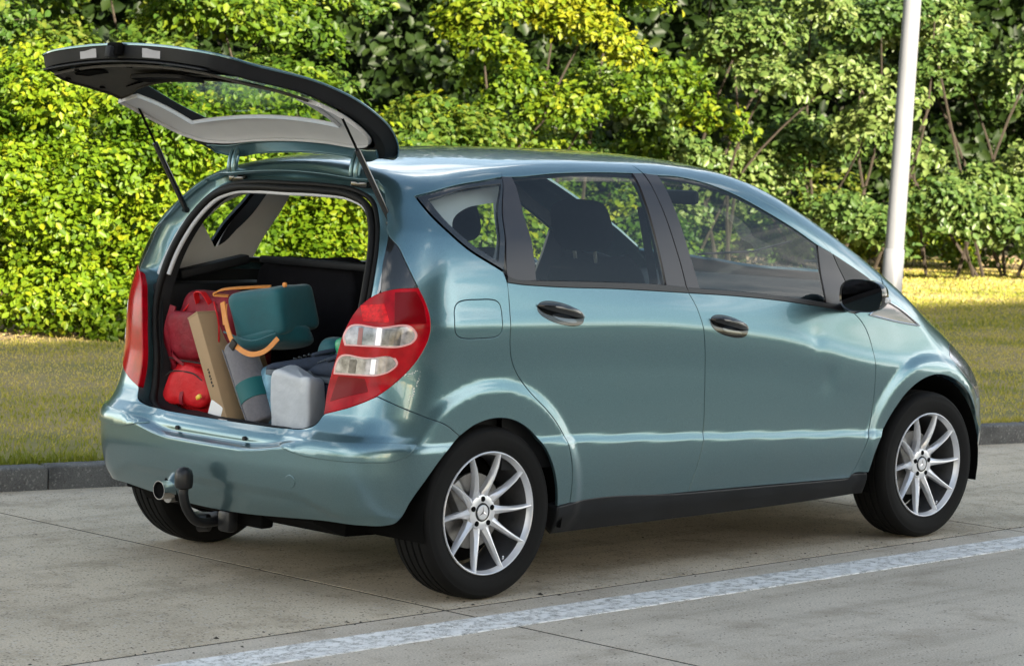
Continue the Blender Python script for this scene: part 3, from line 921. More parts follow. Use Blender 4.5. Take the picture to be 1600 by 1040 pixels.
def bush(name, loc, spread, height, depth, nshoot, per, lsize, m, label, cat='bush', clump=.16, wide=.6, dark=.0, face=None, base=0., group=None, twigs=40, lobes=14, droop=0., lobe_r=(.28, .5), asp=(1., 1., .8)):
    """woody plant: stems from the base, rounded lobes of shoots, leaves in small whorls at the shoot tips"""
    root = empty(name, (loc[0], loc[1], loc[2])); tag(root, label, cat, group)
    face = np.array(face if face is not None else [-CF[0], -CF[1]])
    side = np.array([-face[1], face[0]])
    # lobes: ellipsoid clumps placed through the crown
    LB = []
    for i in range(lobes):
        a = rng.uniform(-1, 1); h = rng.uniform(0, 1); d = rng.uniform(-.3, 1)
        prof = math.sqrt(max(.05, 1 - a*a*.8))
        c = np.array([*(side*a*spread*.5*.95 + face*depth*.5*d*prof), base + (height - base)*(.08 + .86*h)*(1 - .12*a*a)])
        r = rng.uniform(*lobe_r)*min(spread, height)*.5
        LB.append((c, r))
    C, Nn, Td, va = [], [], [], []
    tot = sum(r*r for _, r in LB)
    tips = []
    for c, r in LB:
        k = int(nshoot*r*r/tot)
        d = rng.normal(size=(k, 3)); d /= np.linalg.norm(d, axis=1, keepdims=True)
        # keep mostly the outward side
        out = np.array([face[0], face[1], .45]); out /= np.linalg.norm(out)
        sel = (d @ out) > rng.uniform(-.75, .25, k); d = d[sel]; k = len(d)
        rad = r*(.55 + .45*rng.random(k)**.5)*(1 + .25*rng.normal(size=k)*.5)
        q_ = d*rad[:, None]
        tilt = rng.normal(0, .22)
        sx_, fx_, zx_ = q_ @ np.array([*side, 0]), q_ @ np.array([*face, 0]), q_[:, 2]
        sx_ = sx_*asp[0]; fx_ = fx_*asp[1]; zx_ = zx_*asp[2] - np.abs(sx_)*.28*(asp[0] > 1.1) + sx_*tilt*(asp[0] > 1.1)
        p = c + np.stack([side[0]*sx_ + face[0]*fx_, side[1]*sx_ + face[1]*fx_, zx_], -1)
        ok = p[:, 2] > .03; p = p[ok]; d = d[ok]; k = len(p)
        if k == 0: continue
        lobe_v = rng.normal(.46, .19)
        ax = d*.6 + rng.normal(size=(k, 3))*.35 + np.array([0, 0, .35 - droop]); ax /= np.linalg.norm(ax, axis=1, keepdims=True)
        if rng.random() < .28 or len(tips) < 4: tips.append((c, p[rng.integers(0, k, min(k, 4))]))
        for q in range(per):
            ang = 2*np.pi*(q*.382 + rng.random(k)); t = rng.uniform(0, 1, k)
            u = np.cross(ax, rng.normal(size=(k, 3))); u /= np.linalg.norm(u, axis=1, keepdims=True)
            off = u*(lsize*.55) + ax*((t*1.6 - .8)*clump*.5)[:, None] + rng.normal(size=(k, 3))*clump*.22
            C.append(p + off); tdir = u + ax*.35; Td.append(tdir)
            nn = ax*.9 + np.array([0, 0, .5]) + rng.normal(size=(k, 3))*.42 + np.array([*face, 0])*.35
            Nn.append(nn); va.append(np.clip(lobe_v + rng.normal(0, .2, k) - dark, 0, 1))
    C = np.concatenate(C); Nn = np.concatenate(Nn); Td = np.concatenate(Td); va = np.concatenate(va)
    ok = C[:, 2] > .02
    C, Nn, Td, va = C[ok], Nn[ok], Td[ok], va[ok]
    sz = lsize*rng.uniform(.5, 1.25, len(C))
    leaves_mesh('crown', C, Nn, sz, va, m, root, wide=wide, tipdir=Td)
    # stems and branches
    V, F = [], []; b0 = 0
    def add(path, r):
        nonlocal b0
        v, f = tube_vf(path, r, 5, False); V.append(v); F.extend([tuple(i + b0 for i in g) for g in f]); b0 += len(v)
    nst = 9
    feet = [np.array([*(side*rng.uniform(-.25, .25)*spread + face*rng.uniform(-.1, .1)*depth), -.05]) for _ in range(nst)]
    for c, ts in tips:
        f0 = feet[rng.integers(0, nst)]
        mid = f0*.5 + c*.5 + np.array([*rng.normal(0, .12, 2), .15]); r0 = .0032*height
        add(crspline([f0, mid, c], 5), np.linspace(r0*1.6, r0*.55, 11))
        for t_ in ts:
            add(np.array([c, (c + t_)/2 + rng.normal(0, .03, 3), t_]), [r0*.5, r0*.35, r0*.15])
    mesh('trunk', np.concatenate(V), F, M_bark, root, auto=60)
    return len(C)
# ------------------------------------------------------------------ planting beyond the lawn
def at(px, D, z=0.):
    s = (px - 800)/4043*D
    p = CP[:2] + CF*D + CR*s
    return (p[0], p[1], z)
ndraw = 0
# left: lime hedge bushes (name, px, D, spread, height, depth, shoots, per, leaf, mat)
lime = [
    (-60, 19.2, 1.8, 2.35, 1.1, 'rounded lime green bush cut by the left edge of the photo'),
    (75, 18.95, 1.6, 1.95, 1.1, 'low dense lime green bush in front of the left end of the hedge'),
    (215, 19.45, 1.6, 1.75, 1.1, 'bright lime green bush directly left of the car tail lamp'),
    (380, 20.4, 1.9, 1.9, 1.1, 'lime green bush seen through the open boot of the car'),
]
for i, (px, D, sp, h, dp, lab) in enumerate(lime):
    ndraw += bush('hedge_bush', at(px, D, .08), sp, h, dp, 3600, 8, .058, LM_lime, lab, 'bush', clump=.12, lobes=18, wide=.62, group='lime green hedge bushes')
mids = [
    (60, 22.6, 2.6, 4.2, 1.4, 1700, 9, .080, LM_mid, 'tall loose green shrub with bare twigs above the left lime bushes', .0),
    (290, 23.4, 2.6, 4.3, 1.4, 2100, 9, .082, LM_yel, 'shrub with broad yellow green leaves behind the raised tailgate', .1),
    (520, 24.2, 2.6, 4.3, 1.5, 2100, 9, .080, LM_mid, 'mid green shrub behind the top of the raised tailgate', -.1),
    (745, 25.2, 2.3, 4.4, 1.5, 2700, 9, .074, LM_yel, 'bright yellow green maple bush above the car roof', -.15),
    (930, 26.8, 2.2, 4.5, 1.5, 1700, 9, .078, LM_yel, 'darker yellow green maple bush right of the brightest one', .15),
    (1110, 28.5, 2.6, 4.8, 1.5, 1500, 8, .090, LM_big, 'large leaved grey green bush above the front of the roof', .05),
    (1290, 29.5, 2.6, 4.0, 1.6, 1300, 8, .098, LM_big, 'large leaved bush with dark hollows left of the lamp post', .12),
    (1480, 31.0, 2.8, 4.6, 1.6, 1500, 8, .105, LM_big, 'large leaved bush immediately right of the lamp post', .1),
    (1660, 31.5, 2.8, 4.8, 1.6, 1500, 8, .105, LM_big, 'large leaved pale bush at the right edge of the photo', -.05),
]
for px, D, sp, h, dp, ns, per, ls, m, lab, dk in mids:
    ndraw += bush('shrub', at(px, D + .5, .05), sp*1.15, h, dp*2.0, int(ns*1.5), per, ls, m, lab, 'shrub', clump=ls*2.1, lobes=(15 if m is LM_big else 20), wide=.62, dark=dk, lobe_r=((.12, .24) if m is LM_big else (.13, .27)), asp=(1.7, 1.1, .62))
low = [
    (1180, 33.0, 2.0, 1.4, 1.0, 500, 8, .09, LM_mid, 'low green bush at the foot of the hedge behind the windscreen'),
    (1400, 34.2, 1.8, 1.3, 1.0, 500, 8, .085, LM_yel, 'low yellow green bush behind the foot of the lamp post'),
    (1560, 34.6, 2.2, 1.2, 1.0, 500, 8, .09, LM_mid, 'low dark green bush at the lawn edge far right'),
    (620, 26.5, 2.6, 2.2, 1.0, 1000, 8, .07, LM_mid, 'low green bush seen through the rear side window'),
    (860, 28.5, 2.4, 2.1, 1.0, 1000, 8, .075, LM_yel, 'low yellow green bush seen past the front headrest'),
    (1010, 31.0, 2.2, 1.7, 1.0, 800, 8, .085, LM_mid, 'low green bush seen through the front door window'),
]
for px, D, sp, h, dp, ns, per, ls, m, lab in low:
    ndraw += bush('low_bush', at(px, D, .05), sp, h, dp, ns, per, ls, m, lab, 'bush', clump=ls*2, lobes=12, wide=.6)

# wood behind them, leaf colour darkened so its gaps read as shade
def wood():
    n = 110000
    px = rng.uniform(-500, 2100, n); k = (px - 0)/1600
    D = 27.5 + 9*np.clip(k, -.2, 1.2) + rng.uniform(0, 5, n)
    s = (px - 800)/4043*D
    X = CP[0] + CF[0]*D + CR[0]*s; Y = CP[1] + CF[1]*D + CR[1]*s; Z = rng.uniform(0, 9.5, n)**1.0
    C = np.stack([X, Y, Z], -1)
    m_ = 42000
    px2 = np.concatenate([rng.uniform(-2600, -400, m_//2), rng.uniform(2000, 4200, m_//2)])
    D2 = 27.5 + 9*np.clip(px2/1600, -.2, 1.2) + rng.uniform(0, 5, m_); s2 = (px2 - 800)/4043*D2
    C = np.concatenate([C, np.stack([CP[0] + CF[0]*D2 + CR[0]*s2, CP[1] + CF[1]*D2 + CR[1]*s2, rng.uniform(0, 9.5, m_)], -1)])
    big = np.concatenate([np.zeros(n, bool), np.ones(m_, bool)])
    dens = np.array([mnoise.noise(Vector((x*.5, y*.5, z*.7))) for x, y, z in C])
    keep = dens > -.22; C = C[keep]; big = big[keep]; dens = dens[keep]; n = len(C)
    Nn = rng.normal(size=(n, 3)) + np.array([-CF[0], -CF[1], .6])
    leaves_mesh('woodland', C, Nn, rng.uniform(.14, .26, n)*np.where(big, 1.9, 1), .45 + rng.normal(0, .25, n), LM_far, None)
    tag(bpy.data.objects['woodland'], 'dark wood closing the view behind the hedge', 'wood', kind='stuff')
    # dark bank behind the leaves, coloured as the wood's shaded depth
    V, F = [], []
    U = np.linspace(-2600, 4200, 60); DD = [0, 2.5, 5.0, 7, 40]; ZZ = [-.1, .5, 2.2, 8.5, 11]
    for px_ in U:
        for d, z in zip(DD, ZZ):
            D = 28.5 + 9*np.clip(px_/1600, -.2, 1.2) + d
            p = at(px_, D, z + .3*mnoise.noise(Vector((px_*.01, d, 0)))); V.append(p)
    m = len(DD)
    for i in range(len(U)-1):
        for j in range(m-1): F.append((i*m+j, i*m+j+1, (i+1)*m+j+1, (i+1)*m+j))
    o = mesh('wood_backdrop', V, F, ground_mat('shaded_wood_backdrop', [(.012, .014, .006), (.025, .022, .010)], 1.5)); tag(o, kind='structure')
wood()
# bare earth strip under the hedge
V, F = [], []
for i, px_ in enumerate(np.linspace(-300, 1900, 45)):
    D = 18.1 + 15.2*np.clip((px_)/1450, -.1, 1.2) + .1*math.sin(i*1.3)
    for d in (0, 1.0, 12): 
        q = at(px_, D + d, 0); V.append((q[0], q[1], lawnz(q[0], q[1]) + .006 if d < 5 else .12))
for i in range(44):
    for j in range(2): F.append((i*3+j, i*3+j+1, i*3+j+4, i*3+j+3))
o = mesh('hedge_soil', V, F, M_soil); tag(o, kind='structure')

# unseen canopy added behind the camera to shade the bay
M_fascia = mat('white_canopy_fascia', (.72, .73, .74), .35)
M_soffit = mat('grey_canopy_soffit', (.10, .105, .11), .6)
M_column = mat('white_canopy_column', (.55, .56, .57), .4)
canopy = empty('shade_canopy', (-2, -14.2, 0)); tag(canopy, 'unseen long flat canopy on round columns, added to shade the bay', 'canopy')
CX0, CX1, CY0, CY1, CZ = -32., 6., -6.9, 5.5, 5.45
rbox('canopy_roof', (CX1-CX0-.3, CY1-CY0-.3, .70), M_soffit, canopy, loc=((CX0+CX1)/2, (CY0+CY1)/2, CZ + .40), bev=.01)
rbox('fascia', (CX1-CX0, .06, .86), M_fascia, canopy, loc=((CX0+CX1)/2, CY1 + .03, CZ + .42), bev=.01)
rbox('fascia', (CX1-CX0, .06, .86), M_fascia, canopy, loc=((CX0+CX1)/2, CY0 - .03, CZ + .42), bev=.01)
rbox('fascia', (.06, CY1-CY0, .86), M_fascia, canopy, loc=(CX0 - .03, 0, CZ + .42), bev=.01)
rbox('fascia', (.06, CY1-CY0, .86), M_fascia, canopy, loc=(CX1 + .03, 0, CZ + .42), bev=.01)
for k_, x in enumerate(np.arange(CX0 + 4, CX1, 11.6)):
    for y in (-3.2, 3.2):
        tube('column', [(x, y, -.1), (x, y, CZ + .08)], .19, M_column, canopy, n=20)
# unseen tall block added further back to shade the right of the lawn
block = empty('shade_block', (0, -44, 0)); tag(block, 'unseen plain five storey block, added to shade the lawn', 'building')
M_render = mat('grey_render_wall', (.22, .215, .20), .85, var=.1, vscale=.6)
M_wing = mat('dark_window_pane', (.02, .025, .03), .1, coat=.5)
rbox('wall', (25, 8, 17.9), M_render, block, loc=(0, 0, 8.95), bev=.02)
rbox('parapet', (25.4, 8.4, .35), M_render, block, loc=(0, 0, 18.05), bev=.02)
w0 = None
for fl in range(5):
    for c_ in range(9):
        if w0 is None: w0 = rbox('window', (1.5, .12, 1.5), M_wing, block, loc=(0, 0, 0), bev=.02); o = w0
        else: o = w0.copy(); COL.objects.link(o)
        o.location = (-10.8 + 2.7*c_, 4.02, 2.2 + 3.4*fl)

# unseen low tree belt added on that side for the paint to reflect
V, F = [], []
for i_, x in enumerate(np.linspace(-260, 300, 120)):
    h_ = 5.5 + 2.5*mnoise.noise(Vector((x*.06, 0, 0))) + 1.2*mnoise.noise(Vector((x*.31, 3, 0)))
    for yy, zz in ((-95, -.5), (-96.5 + mnoise.noise(Vector((x*.2, 1, 0))), h_*.55), (-99, h_), (-104, h_*.8), (-108, -.5)): V.append((x, yy - abs(x)*.05, zz))
for i_ in range(119):
    for j in range(4): F.append((i_*5+j, i_*5+j+1, (i_+1)*5+j+1, (i_+1)*5+j))
o = mesh('reflection_tree_belt', V, F, mat('distant_foliage', (.03, .045, .015), .95, var=.5, vscale=.4)); tag(o, 'unseen low belt of trees, added for the car paint to reflect', 'wood', kind='stuff')

# lamp post on the lawn
post = empty('lamp_post', at(1390, 24.3, .08)); tag(post, 'plain pale galvanised lamp post leaning slightly on the lawn beyond the bonnet', 'lamp post')
lean = np.array([CR[0], CR[1]])*.033
tube('pole', [(lean[0]*z, lean[1]*z, z) for z in (-.2, .9, 3, 5, 7.5)], [.092, .088, .083, .074, .058], M_post, post, n=24)
tube('base_sleeve', [(lean[0]*z, lean[1]*z, z) for z in (-.15, .62, .63)], [.098, .098, .09], M_post, post, n=24)
tube('lamp_arm', [(lean[0]*z, lean[1]*z, 7.45) if False else (lean[0]*7.4 - k*CF[0], lean[1]*7.4 - k*CF[1], 7.4 + .35*math.sin(min(k, 1)*1.4)) for z, k in ((0, 0), (0, .4), (0, .9), (0, 1.4))], [.045, .04, .035, .03], M_post, post)
rbox('lamp_head', (.7, .26, .12), M_post, post, loc=(lean[0]*7.4 - 1.7*CF[0], lean[1]*7.4 - 1.7*CF[1], 7.75), rot=(0, 0, yaw), bev=.04)
print('leaves', ndraw)
# ================================================================== the car
car = empty('parked_car')
tag(car, 'light metallic teal five door hatchback with its tailgate raised, parked in the bay', 'car')
SC = XA - RS*math.pi/2                     # belt chart s of the rear centre line
SF = XF + RS*math.pi/2                     # ... and of the front centre line
def mir(pts, c=SC): return [(2*c - s, z) for s, z in pts][::-1]

seamR_up = [(.229, 1.487), (.168, 1.398), (.115, 1.27), (.090, 1.15), (.087, 1.12)]
seamR_lo = [(.087, 1.12), (.088, 1.05), (.086, .971), (.086, .911), (.097, .849), (.122, .80), (.156, .758), (.196, .716), (.25, .670), (.307, .618), (.353, .560), (.380, .494), (.395, .421), (.398, .316)]
seamB_up = [(.985, 1.537), (.9995, 1.455), (1.012, 1.355), (1.0215, 1.26), (1.030, 1.16), (1.040, 1.063)]
seamB_lo = [(1.040, 1.063), (1.061, 1.025), (1.082, .965), (1.100, .885), (1.112, .81), (1.121, .67), (1.121, .53), (1.102, .446), (1.078, .37), (1.056, .304)]
seamF = [(2.050, .958), (2.094, .925), (2.130, .88), (2.155, .82), (2.166, .75), (2.169, .67), (2.166, .57), (2.140, .47), (2.098, .371), (2.058, .307), (2.042, .287)]
topR = [(.229, 1.487), (.262, 1.508), (.301, 1.518), (.366, 1.526), (.629, 1.536), (.836, 1.539), (.985, 1.537)]
topF = [(.985, 1.537), (1.234, 1.528), (1.402, 1.497), (1.513, 1.458), (1.623, 1.410), (1.745, 1.352), (1.880, 1.283), (1.942, 1.243), (1.982, 1.199)]
winRtop = [(.280, 1.487), (.514, 1.502), (.80, 1.509), (.936, 1.508)]
winFtop = [(1.070, 1.502), (1.18, 1.498), (1.306, 1.479), (1.453, 1.437), (1.600, 1.374), (1.797, 1.283), (1.897, 1.232)]
arcR = [(-.289, .297), (-.274, .316), (-.250, .372), (-.205, .452), (-.155, .530), (-.102, .592)]
arcRt = [(-.102, .592), (-.045, .628), (.027, .645), (.100, .637), (.176, .599), (.238, .539), (.290, .464), (.322, .381), (.332, .308)]
arcF = [(2.150, .306), (2.178, .40), (2.238, .490), (2.319, .578), (2.400, .641), (2.485, .677), (2.585, .688), (2.690, .662), (2.780, .60), (2.845, .520)]
arcF2 = [(2.845, .520), (2.895, .44), (2.925, .35), (2.945, .26), (2.95, .20)]
bumpseam = [(-.345, .731), (-.266, .690), (-.204, .660), (-.150, .634), (-.102, .592)]
lamp = [(-.343, 1.082), (-.306, 1.095), (-.236, 1.103), (-.217, 1.057), (-.204, 1.004), (-.203, .962), (-.232, .871), (-.280, .799), (-.350, .728), (-.430, .684), (-.505, .655), (-.497, .747), (-.474, .847), (-.447, .950), (-.400, 1.036)]
btri = [(-.323, 1.278), (-.294, 1.243), (-.273, 1.194), (-.236, 1.103), (-.306, 1.095), (-.343, 1.082), (-.340, 1.174)]
roofline = [(.229, 1.487), (.10, 1.494), (-.05, 1.486), (-.18, 1.468), (-.30, 1.448), (-.345, 1.44)]

# quarter panel (both sides)
quarter = roofline[::-1][:-1] + [(.229, 1.487)] + [(.228, 1.478), (.12, 1.470), (-.035, 1.453), (-.228, 1.411), (-.176, 1.342), (-.075, 1.242), (.075, 1.156), (.087, 1.12)][0:0]
quarter = [(-.345, 1.44), (-.30, 1.448), (-.18, 1.468), (-.05, 1.486), (.10, 1.494), (.229, 1.487),
           (.12, 1.474), (-.035, 1.456), (-.230, 1.415), (-.178, 1.345), (-.075, 1.244), (.076, 1.156), (.087, 1.12)] + seamR_lo[1:] + [(.335, .308)] + arcRt[::-1][1:] + bumpseam[::-1][1:-1] + \
          [(-.345, .731), (-.280, .799), (-.232, .871), (-.203, .962), (-.204, 1.004), (-.217, 1.057), (-.236, 1.103), (-.273, 1.194), (-.294, 1.243), (-.323, 1.278), (-.330, 1.34), (-.336, 1.39)]
def sellipse(cx, cz, a, b, p=4, n=28, rot=0.):
    t = np.linspace(0, 2*np.pi, n, endpoint=False)
    x = a*np.sign(np.cos(t))*np.abs(np.cos(t))**(2/p); y = b*np.sign(np.sin(t))*np.abs(np.sin(t))**(2/p)
    c, s = math.cos(rot), math.sin(rot)
    return [(cx + c*u - s*v, cz + s*u + c*v) for u, v in zip(x, y)]
fuel = sellipse(-.038, .996, .090, .067, 4.5)
q = panel('quarter_panel', quarter, 'belt', MP, car, weld=[(-.345, 1.44), (-.30, 1.448), (-.18, 1.468), (-.05, 1.486), (.10, 1.494), (.228, 1.487)], holes=[fuel], mirror=False, step=.017)
panel('quarter_panel', quarter, 'belt', MP, car, weld=[(-.345, 1.44), (-.30, 1.448), (-.18, 1.468), (-.05, 1.486), (.10, 1.494), (.228, 1.487)], mirror=True)[0].data.name
# the right-hand duplicate above is removed: only its mirror image (left side) stays
_d = [o for o in car.children if o.name.startswith('quarter_panel')]
bpy.data.objects.remove(_d[1])
panel('fuel_flap', fuel, 'belt', MP, car, step=.02)

# rear bumper: one skin from arch to arch round the back
half = arcR[::-1] + [(-.31, .290), (-.38, .286), (-.47, .288), (-.60, .280), (-.77, .268), (SC, .262)]
top = [(-.102, .592)] + bumpseam[::-1][1:] + [(-.350, .728), (-.430, .684), (-.505, .655), (-.530, .618), (-.575, .598), (-.65, .590), (-.8, .588), (SC, .588)]
bumper = half + mir(half)[1:] + mir(top)[1:-1][::-1][::-1]
# outline order: right arch down and along the bottom to the left arch, then back along the top
bump = half + mir(half)[1:] + [(2*SC - s, z) for s, z in top][1:] + top[::-1][1:-1]
ex = []
for s_ in np.arange(SC - .70, SC + .701, .010):
    Yl = abs(belt(np.array([(s_, .53)]))[0][1])
    zl_ = .512 + .040*float(smooth(.20, .56, Yl))
    if Yl > .62: continue
    for d_ in (-.026, -.017, -.010, -.005, .0, .005, .010, .016, .022, .030, .040): ex.append((s_, zl_ + d_))
panel('rear_bumper', bump, 'belt', MP, car, step=.0145, extra=ex)
stripo = [(-.66, .540), (-.56, .514), (-.47, .510), (-.36, .511), (-.304, .515), (-.268, .530), (-.240, .563), (-.236, .571), (-.305, .577), (-.42, .573), (-.56, .560)]
panel('bumper_strip', stripo, 'belt', MP, car, off=.005, depth=.006, rnd=.003, step=.02, mirror=True)
panel('tow_eye_cover', sellipse(-.598, .417, .020, .024, 2), 'belt', MP, car, off=.003, depth=.004, step=.01)
panel('exhaust_dark_patch', [(s_, z_) for s_, z_ in [(-1.27, .262), (-1.205, .262), (-1.20, .32), (-1.237, .352), (-1.275, .32)]], 'belt', M_dark, car, off=.0015, depth=.002, step=.015, corner=60)  # dark patch on the bumper stands in for a shaded cut-out

# doors
rdoor = empty('rear_door', parent=car); fdoor = empty('front_door', parent=car)
rdoorL = empty('rear_door', parent=car); fdoorL = empty('front_door', parent=car)
def dpanel(name, outl, m, P, Lp, **k):
    r = panel(name, outl, 'belt', m, P, mirror=True, **k)
    r[1].parent = Lp
    return r
botR = [(.398, .316), (.72, .309), (1.056, .304)]
botF = [(1.056, .304), (1.5, .297), (2.042, .287)]
beltR = [(.087, 1.12), (.137, 1.113), (.265, 1.103), (.65, 1.086), (1.040, 1.063)]
beltF = [(1.040, 1.063), (1.307, 1.046), (1.785, .998), (2.050, .958)]
dpanel('door_skin', beltR + seamB_lo[1:] + botR[::-1][1:] + seamR_lo[::-1][1:-1], MP, rdoor, rdoorL, step=.0135)
dpanel('door_skin', beltF + seamF[1:] + botF[::-1][1:] + seamB_lo[::-1][1:-1], MP, fdoor, fdoorL, step=.0135)
dpanel('door_frame', topR + [(.995, 1.508), (.936, 1.508)] + winRtop[::-1][1:], MP, rdoor, rdoorL, step=.016)
dpanel('door_frame', topF + [(1.960, 1.207), (1.897, 1.232)] + winFtop[::-1][1:] + [(1.0, 1.508)], MP, fdoor, fdoorL, step=.016)
def sh(P, dz): return [(s, z + dz) for s, z in P]
# belt mouldings
dpanel('belt_moulding', [(.092, 1.142)] + [(.137, 1.126), (.175, 1.124), (.265, 1.121), (.582, 1.110), (.921, 1.093), (1.032, 1.082)] + beltR[::-1], M_trim, rdoor, rdoorL, off=.003, shrink=.001, step=.014)
dpanel('belt_moulding', [(1.036, 1.081), (1.307, 1.063), (1.785, 1.016), (2.047, .977)] + beltF[::-1], M_trim, fdoor, fdoorL, off=.003, shrink=.001, step=.014)
# black pillar films
dpanel('pillar_trim', [(.232, 1.487), (.280, 1.487), (.222, 1.124), (.175, 1.124), (.137, 1.126), (.092, 1.142), (.092, 1.15), (.117, 1.27), (.170, 1.398)], M_pillar, rdoor, rdoorL, off=.001, shrink=.001)
dpanel('pillar_trim', [(.936, 1.508), (.992, 1.508)] + seamB_up[1:-1] + [(1.032, 1.082), (.922, 1.093)], M_pillar, rdoor, rdoorL, off=.001, shrink=.0015, step=.0215)
dpanel('pillar_trim', [(.999, 1.508), (1.070, 1.502), (1.110, 1.077), (1.036, 1.081)] + [(s + .004, z) for s, z in seamB_up[1:-1]][::-1], M_pillar, fdoor, fdoorL, off=.001, shrink=.0015)
dpanel('pillar_trim', [(1.897, 1.232), (1.960, 1.207), (1.982, 1.199), (2.004, 1.149), (2.027, 1.10), (2.047, .977), (1.872, 1.006)], M_pillar, fdoor, fdoorL, off=.001, shrink=.001)
# window glass
dpanel('door_glass', winRtop + [(.922, 1.095), (.582, 1.111), (.222, 1.123)], M_glass, rdoor, rdoorL, off=-.004, depth=0)
dpanel('door_glass', winFtop + [(1.872, 1.007), (1.785, 1.017), (1.307, 1.064), (1.110, 1.077)], M_glass, fdoor, fdoorL, off=-.004, depth=0)
qw = [(.226, 1.481), (.12, 1.469), (-.035, 1.451), (-.222, 1.411), (-.170, 1.345), (-.072, 1.249), (.078, 1.162), (.112, 1.27), (.164, 1.395)]
qwi = [(.200, 1.462), (.10, 1.455), (-.035, 1.438), (-.180, 1.404), (-.140, 1.347), (-.055, 1.262), (.060, 1.192), (.088, 1.27), (.138, 1.385)]
panel('quarter_window_border', qw, 'belt', M_black, car, holes=[qwi], off=0, shrink=.001, step=.02, mirror=True)
panel('quarter_window', qwi, 'belt', M_glass, car, off=-.003, depth=0, shrink=0, mirror=True)

# sills
for o in panel('sill', [(.338, .303), (.398, .311), (1.056, .299), (2.042, .282), (2.06, .300), (2.140, .300), (2.170, .215), (1.8, .205), (1.0, .200), (.36, .200)], 'belt', M_sill, car, off=.004, depth=.05, rnd=.006, step=.03, mirror=True): pass

# front wing, headlamp, bumper, bonnet
def top3(xy):
    out = []
    for x, y in xy:
        z = np.linspace(.4, 1.7, 800); f = Fcar(np.full(800, x), np.full(800, y), z)
        i = np.where(f < 0)[0][-1]; out.append((x, y, z[i]))
    return np.array(out)
bonseam3 = top3([(2.36, -.655), (2.48, -.675), (2.62, -.69), (2.76, -.685), (2.90, -.66), (2.98, -.625)])
bonb = [tuple(v) for v in belt_inv(bonseam3)]
bonr = [tuple(v) for v in roof_inv(bonseam3)]
ftri = [(2.150, .950), (2.283, 1.008), (2.40, .958), (2.520, .892), (2.36, .914)]
wing = [(2.050, .958)] + [(2.120, .968), (2.212, .986), (2.262, 1.006), (2.290, 1.030)] + bonb + [(2.83, .80), (2.76, .79), (2.722, .757), (2.75, .70), (2.84, .62), (2.90, .56)] + [(2.845, .520)] + arcF[::-1][1:] + [(2.062, .300), (2.042, .287)] + seamF[::-1][1:-1]
panel('front_wing', wing, 'belt', MP, car, holes=[ftri], mirror=True, step=.016)
panel('wing_triangle', ftri, 'belt', mat('smoked_wing_panel', (.16, .13, .13), .06, metal=.35, coat=1.), car, step=.02, mirror=True, off=-.001)
# thin bright surround of that triangle
P = oncar('belt', smooth_poly(ftri, .02), .0015)
for sgn in (1, -1):
    tube('wing_triangle_surround', np.concatenate([P, P[:2]])*np.array([1, sgn, 1]), .0035, M_chrome, car, n=6)
panel('mirror_base_trim', [(1.985, 1.200), (2.103, 1.147), (2.244, 1.072), (2.284, 1.030), (2.262, 1.006), (2.212, .986), (2.120, .968), (2.052, .960), (2.030, 1.10), (2.006, 1.149)], 'belt', M_trim, car, off=.001, step=.02, mirror=True)
hl = [(2.722, .757), (2.76, .79), (2.83, .80), bonb[-1], (3.18, .76), (3.26, .70), (3.22, .62), (3.05, .57), (2.90, .56), (2.84, .62), (2.75, .70)]
panel('headlamp', hl, 'belt', M_clear, car, step=.02, mirror=True)
fb_top = [(2.845, .520), (2.90, .56), (3.05, .57), (3.22, .62), (3.36, .60), (SF, .60)]
fb_bot = [(2.95, .20), (3.2, .19), (SF, .19)]
fbo = arcF2 + fb_bot[1:] + [(2*SF - s, z) for s, z in fb_bot][::-1][1:] + [(2*SF - s, z) for s, z in arcF2][::-1][1:] + [(2*SF - s, z) for s, z in fb_top][1:] + fb_top[::-1][1:-1]
panel('front_bumper', fbo, 'belt', MP, car, step=.04)
gr = [(3.26, .70), (3.22, .62), (3.36, .60), (SF, .60), (2*SF-3.36, .60), (2*SF-3.22, .62), (2*SF-3.26, .70), (SF, .735)]
panel('grille', gr, 'belt', M_black, car, off=-.006, step=.04)
# bonnet, roof, windscreen in the roof chart
b2 = lambda L: [tuple(v) for v in roof_inv(belt(np.array(L)))]
def rc(x, y): 
    p = top3([(x, y)]); return tuple(roof_inv(p)[0])
A_foot = rc(2.36, -.655)
ws_side = [rc(1.60, -.565), rc(1.75, -.59), rc(1.95, -.61), rc(2.2, -.625), rc(2.36, -.640)]
ws_top = [rc(1.66, 0), rc(1.655, -.2), rc(1.635, -.42)]
ws_bot = [rc(2.36, -.640), rc(2.5, -.5), rc(2.62, -.3), rc(2.68, 0)]
foot = b2([(1.982, 1.199), (2.103, 1.147), (2.244, 1.072), (2.290, 1.030)]) + [A_foot]
m_ = lambda L: [(x, -p) for x, p in L][::-1]
rear_e = [rc(-.235, 0), rc(-.232, -.2), rc(-.222, -.36)]
sideR = b2(roofline[::-1])[0:] + b2(topR)[1:] + b2(topF)[1:-1] + foot
r_half = [(-.235, 0)] 
right = rear_e + [rc(-.20, -.455)] + sideR + ws_side[::-1] + [ws_top[2], ws_top[1]]
outl = right + [ws_top[0]] + [(x, -p) for x, p in right][::-1][:-1]
panel('roof', outl, 'roof', MP, car, step=.035, shrink=.0, corner=30)
wsR = ws_top + ws_side + ws_bot[1:]
panel('windscreen', wsR + [(x, -p) for x, p in wsR][::-1][1:-1], 'roof', M_glass, car, off=-.003, depth=0, step=.04, shrink=0)
bn = [tuple(v) for v in bonr]
fr = [rc(3.06, -.5), rc(3.12, -.3), rc(3.15, 0)]
bR = ws_bot[::-1][:-1] + [A_foot] + bn[1:] + fr
panel('bonnet', bR + [(x, -p) for x, p in bR][::-1][1:-1], 'roof', MP, car, step=.04)

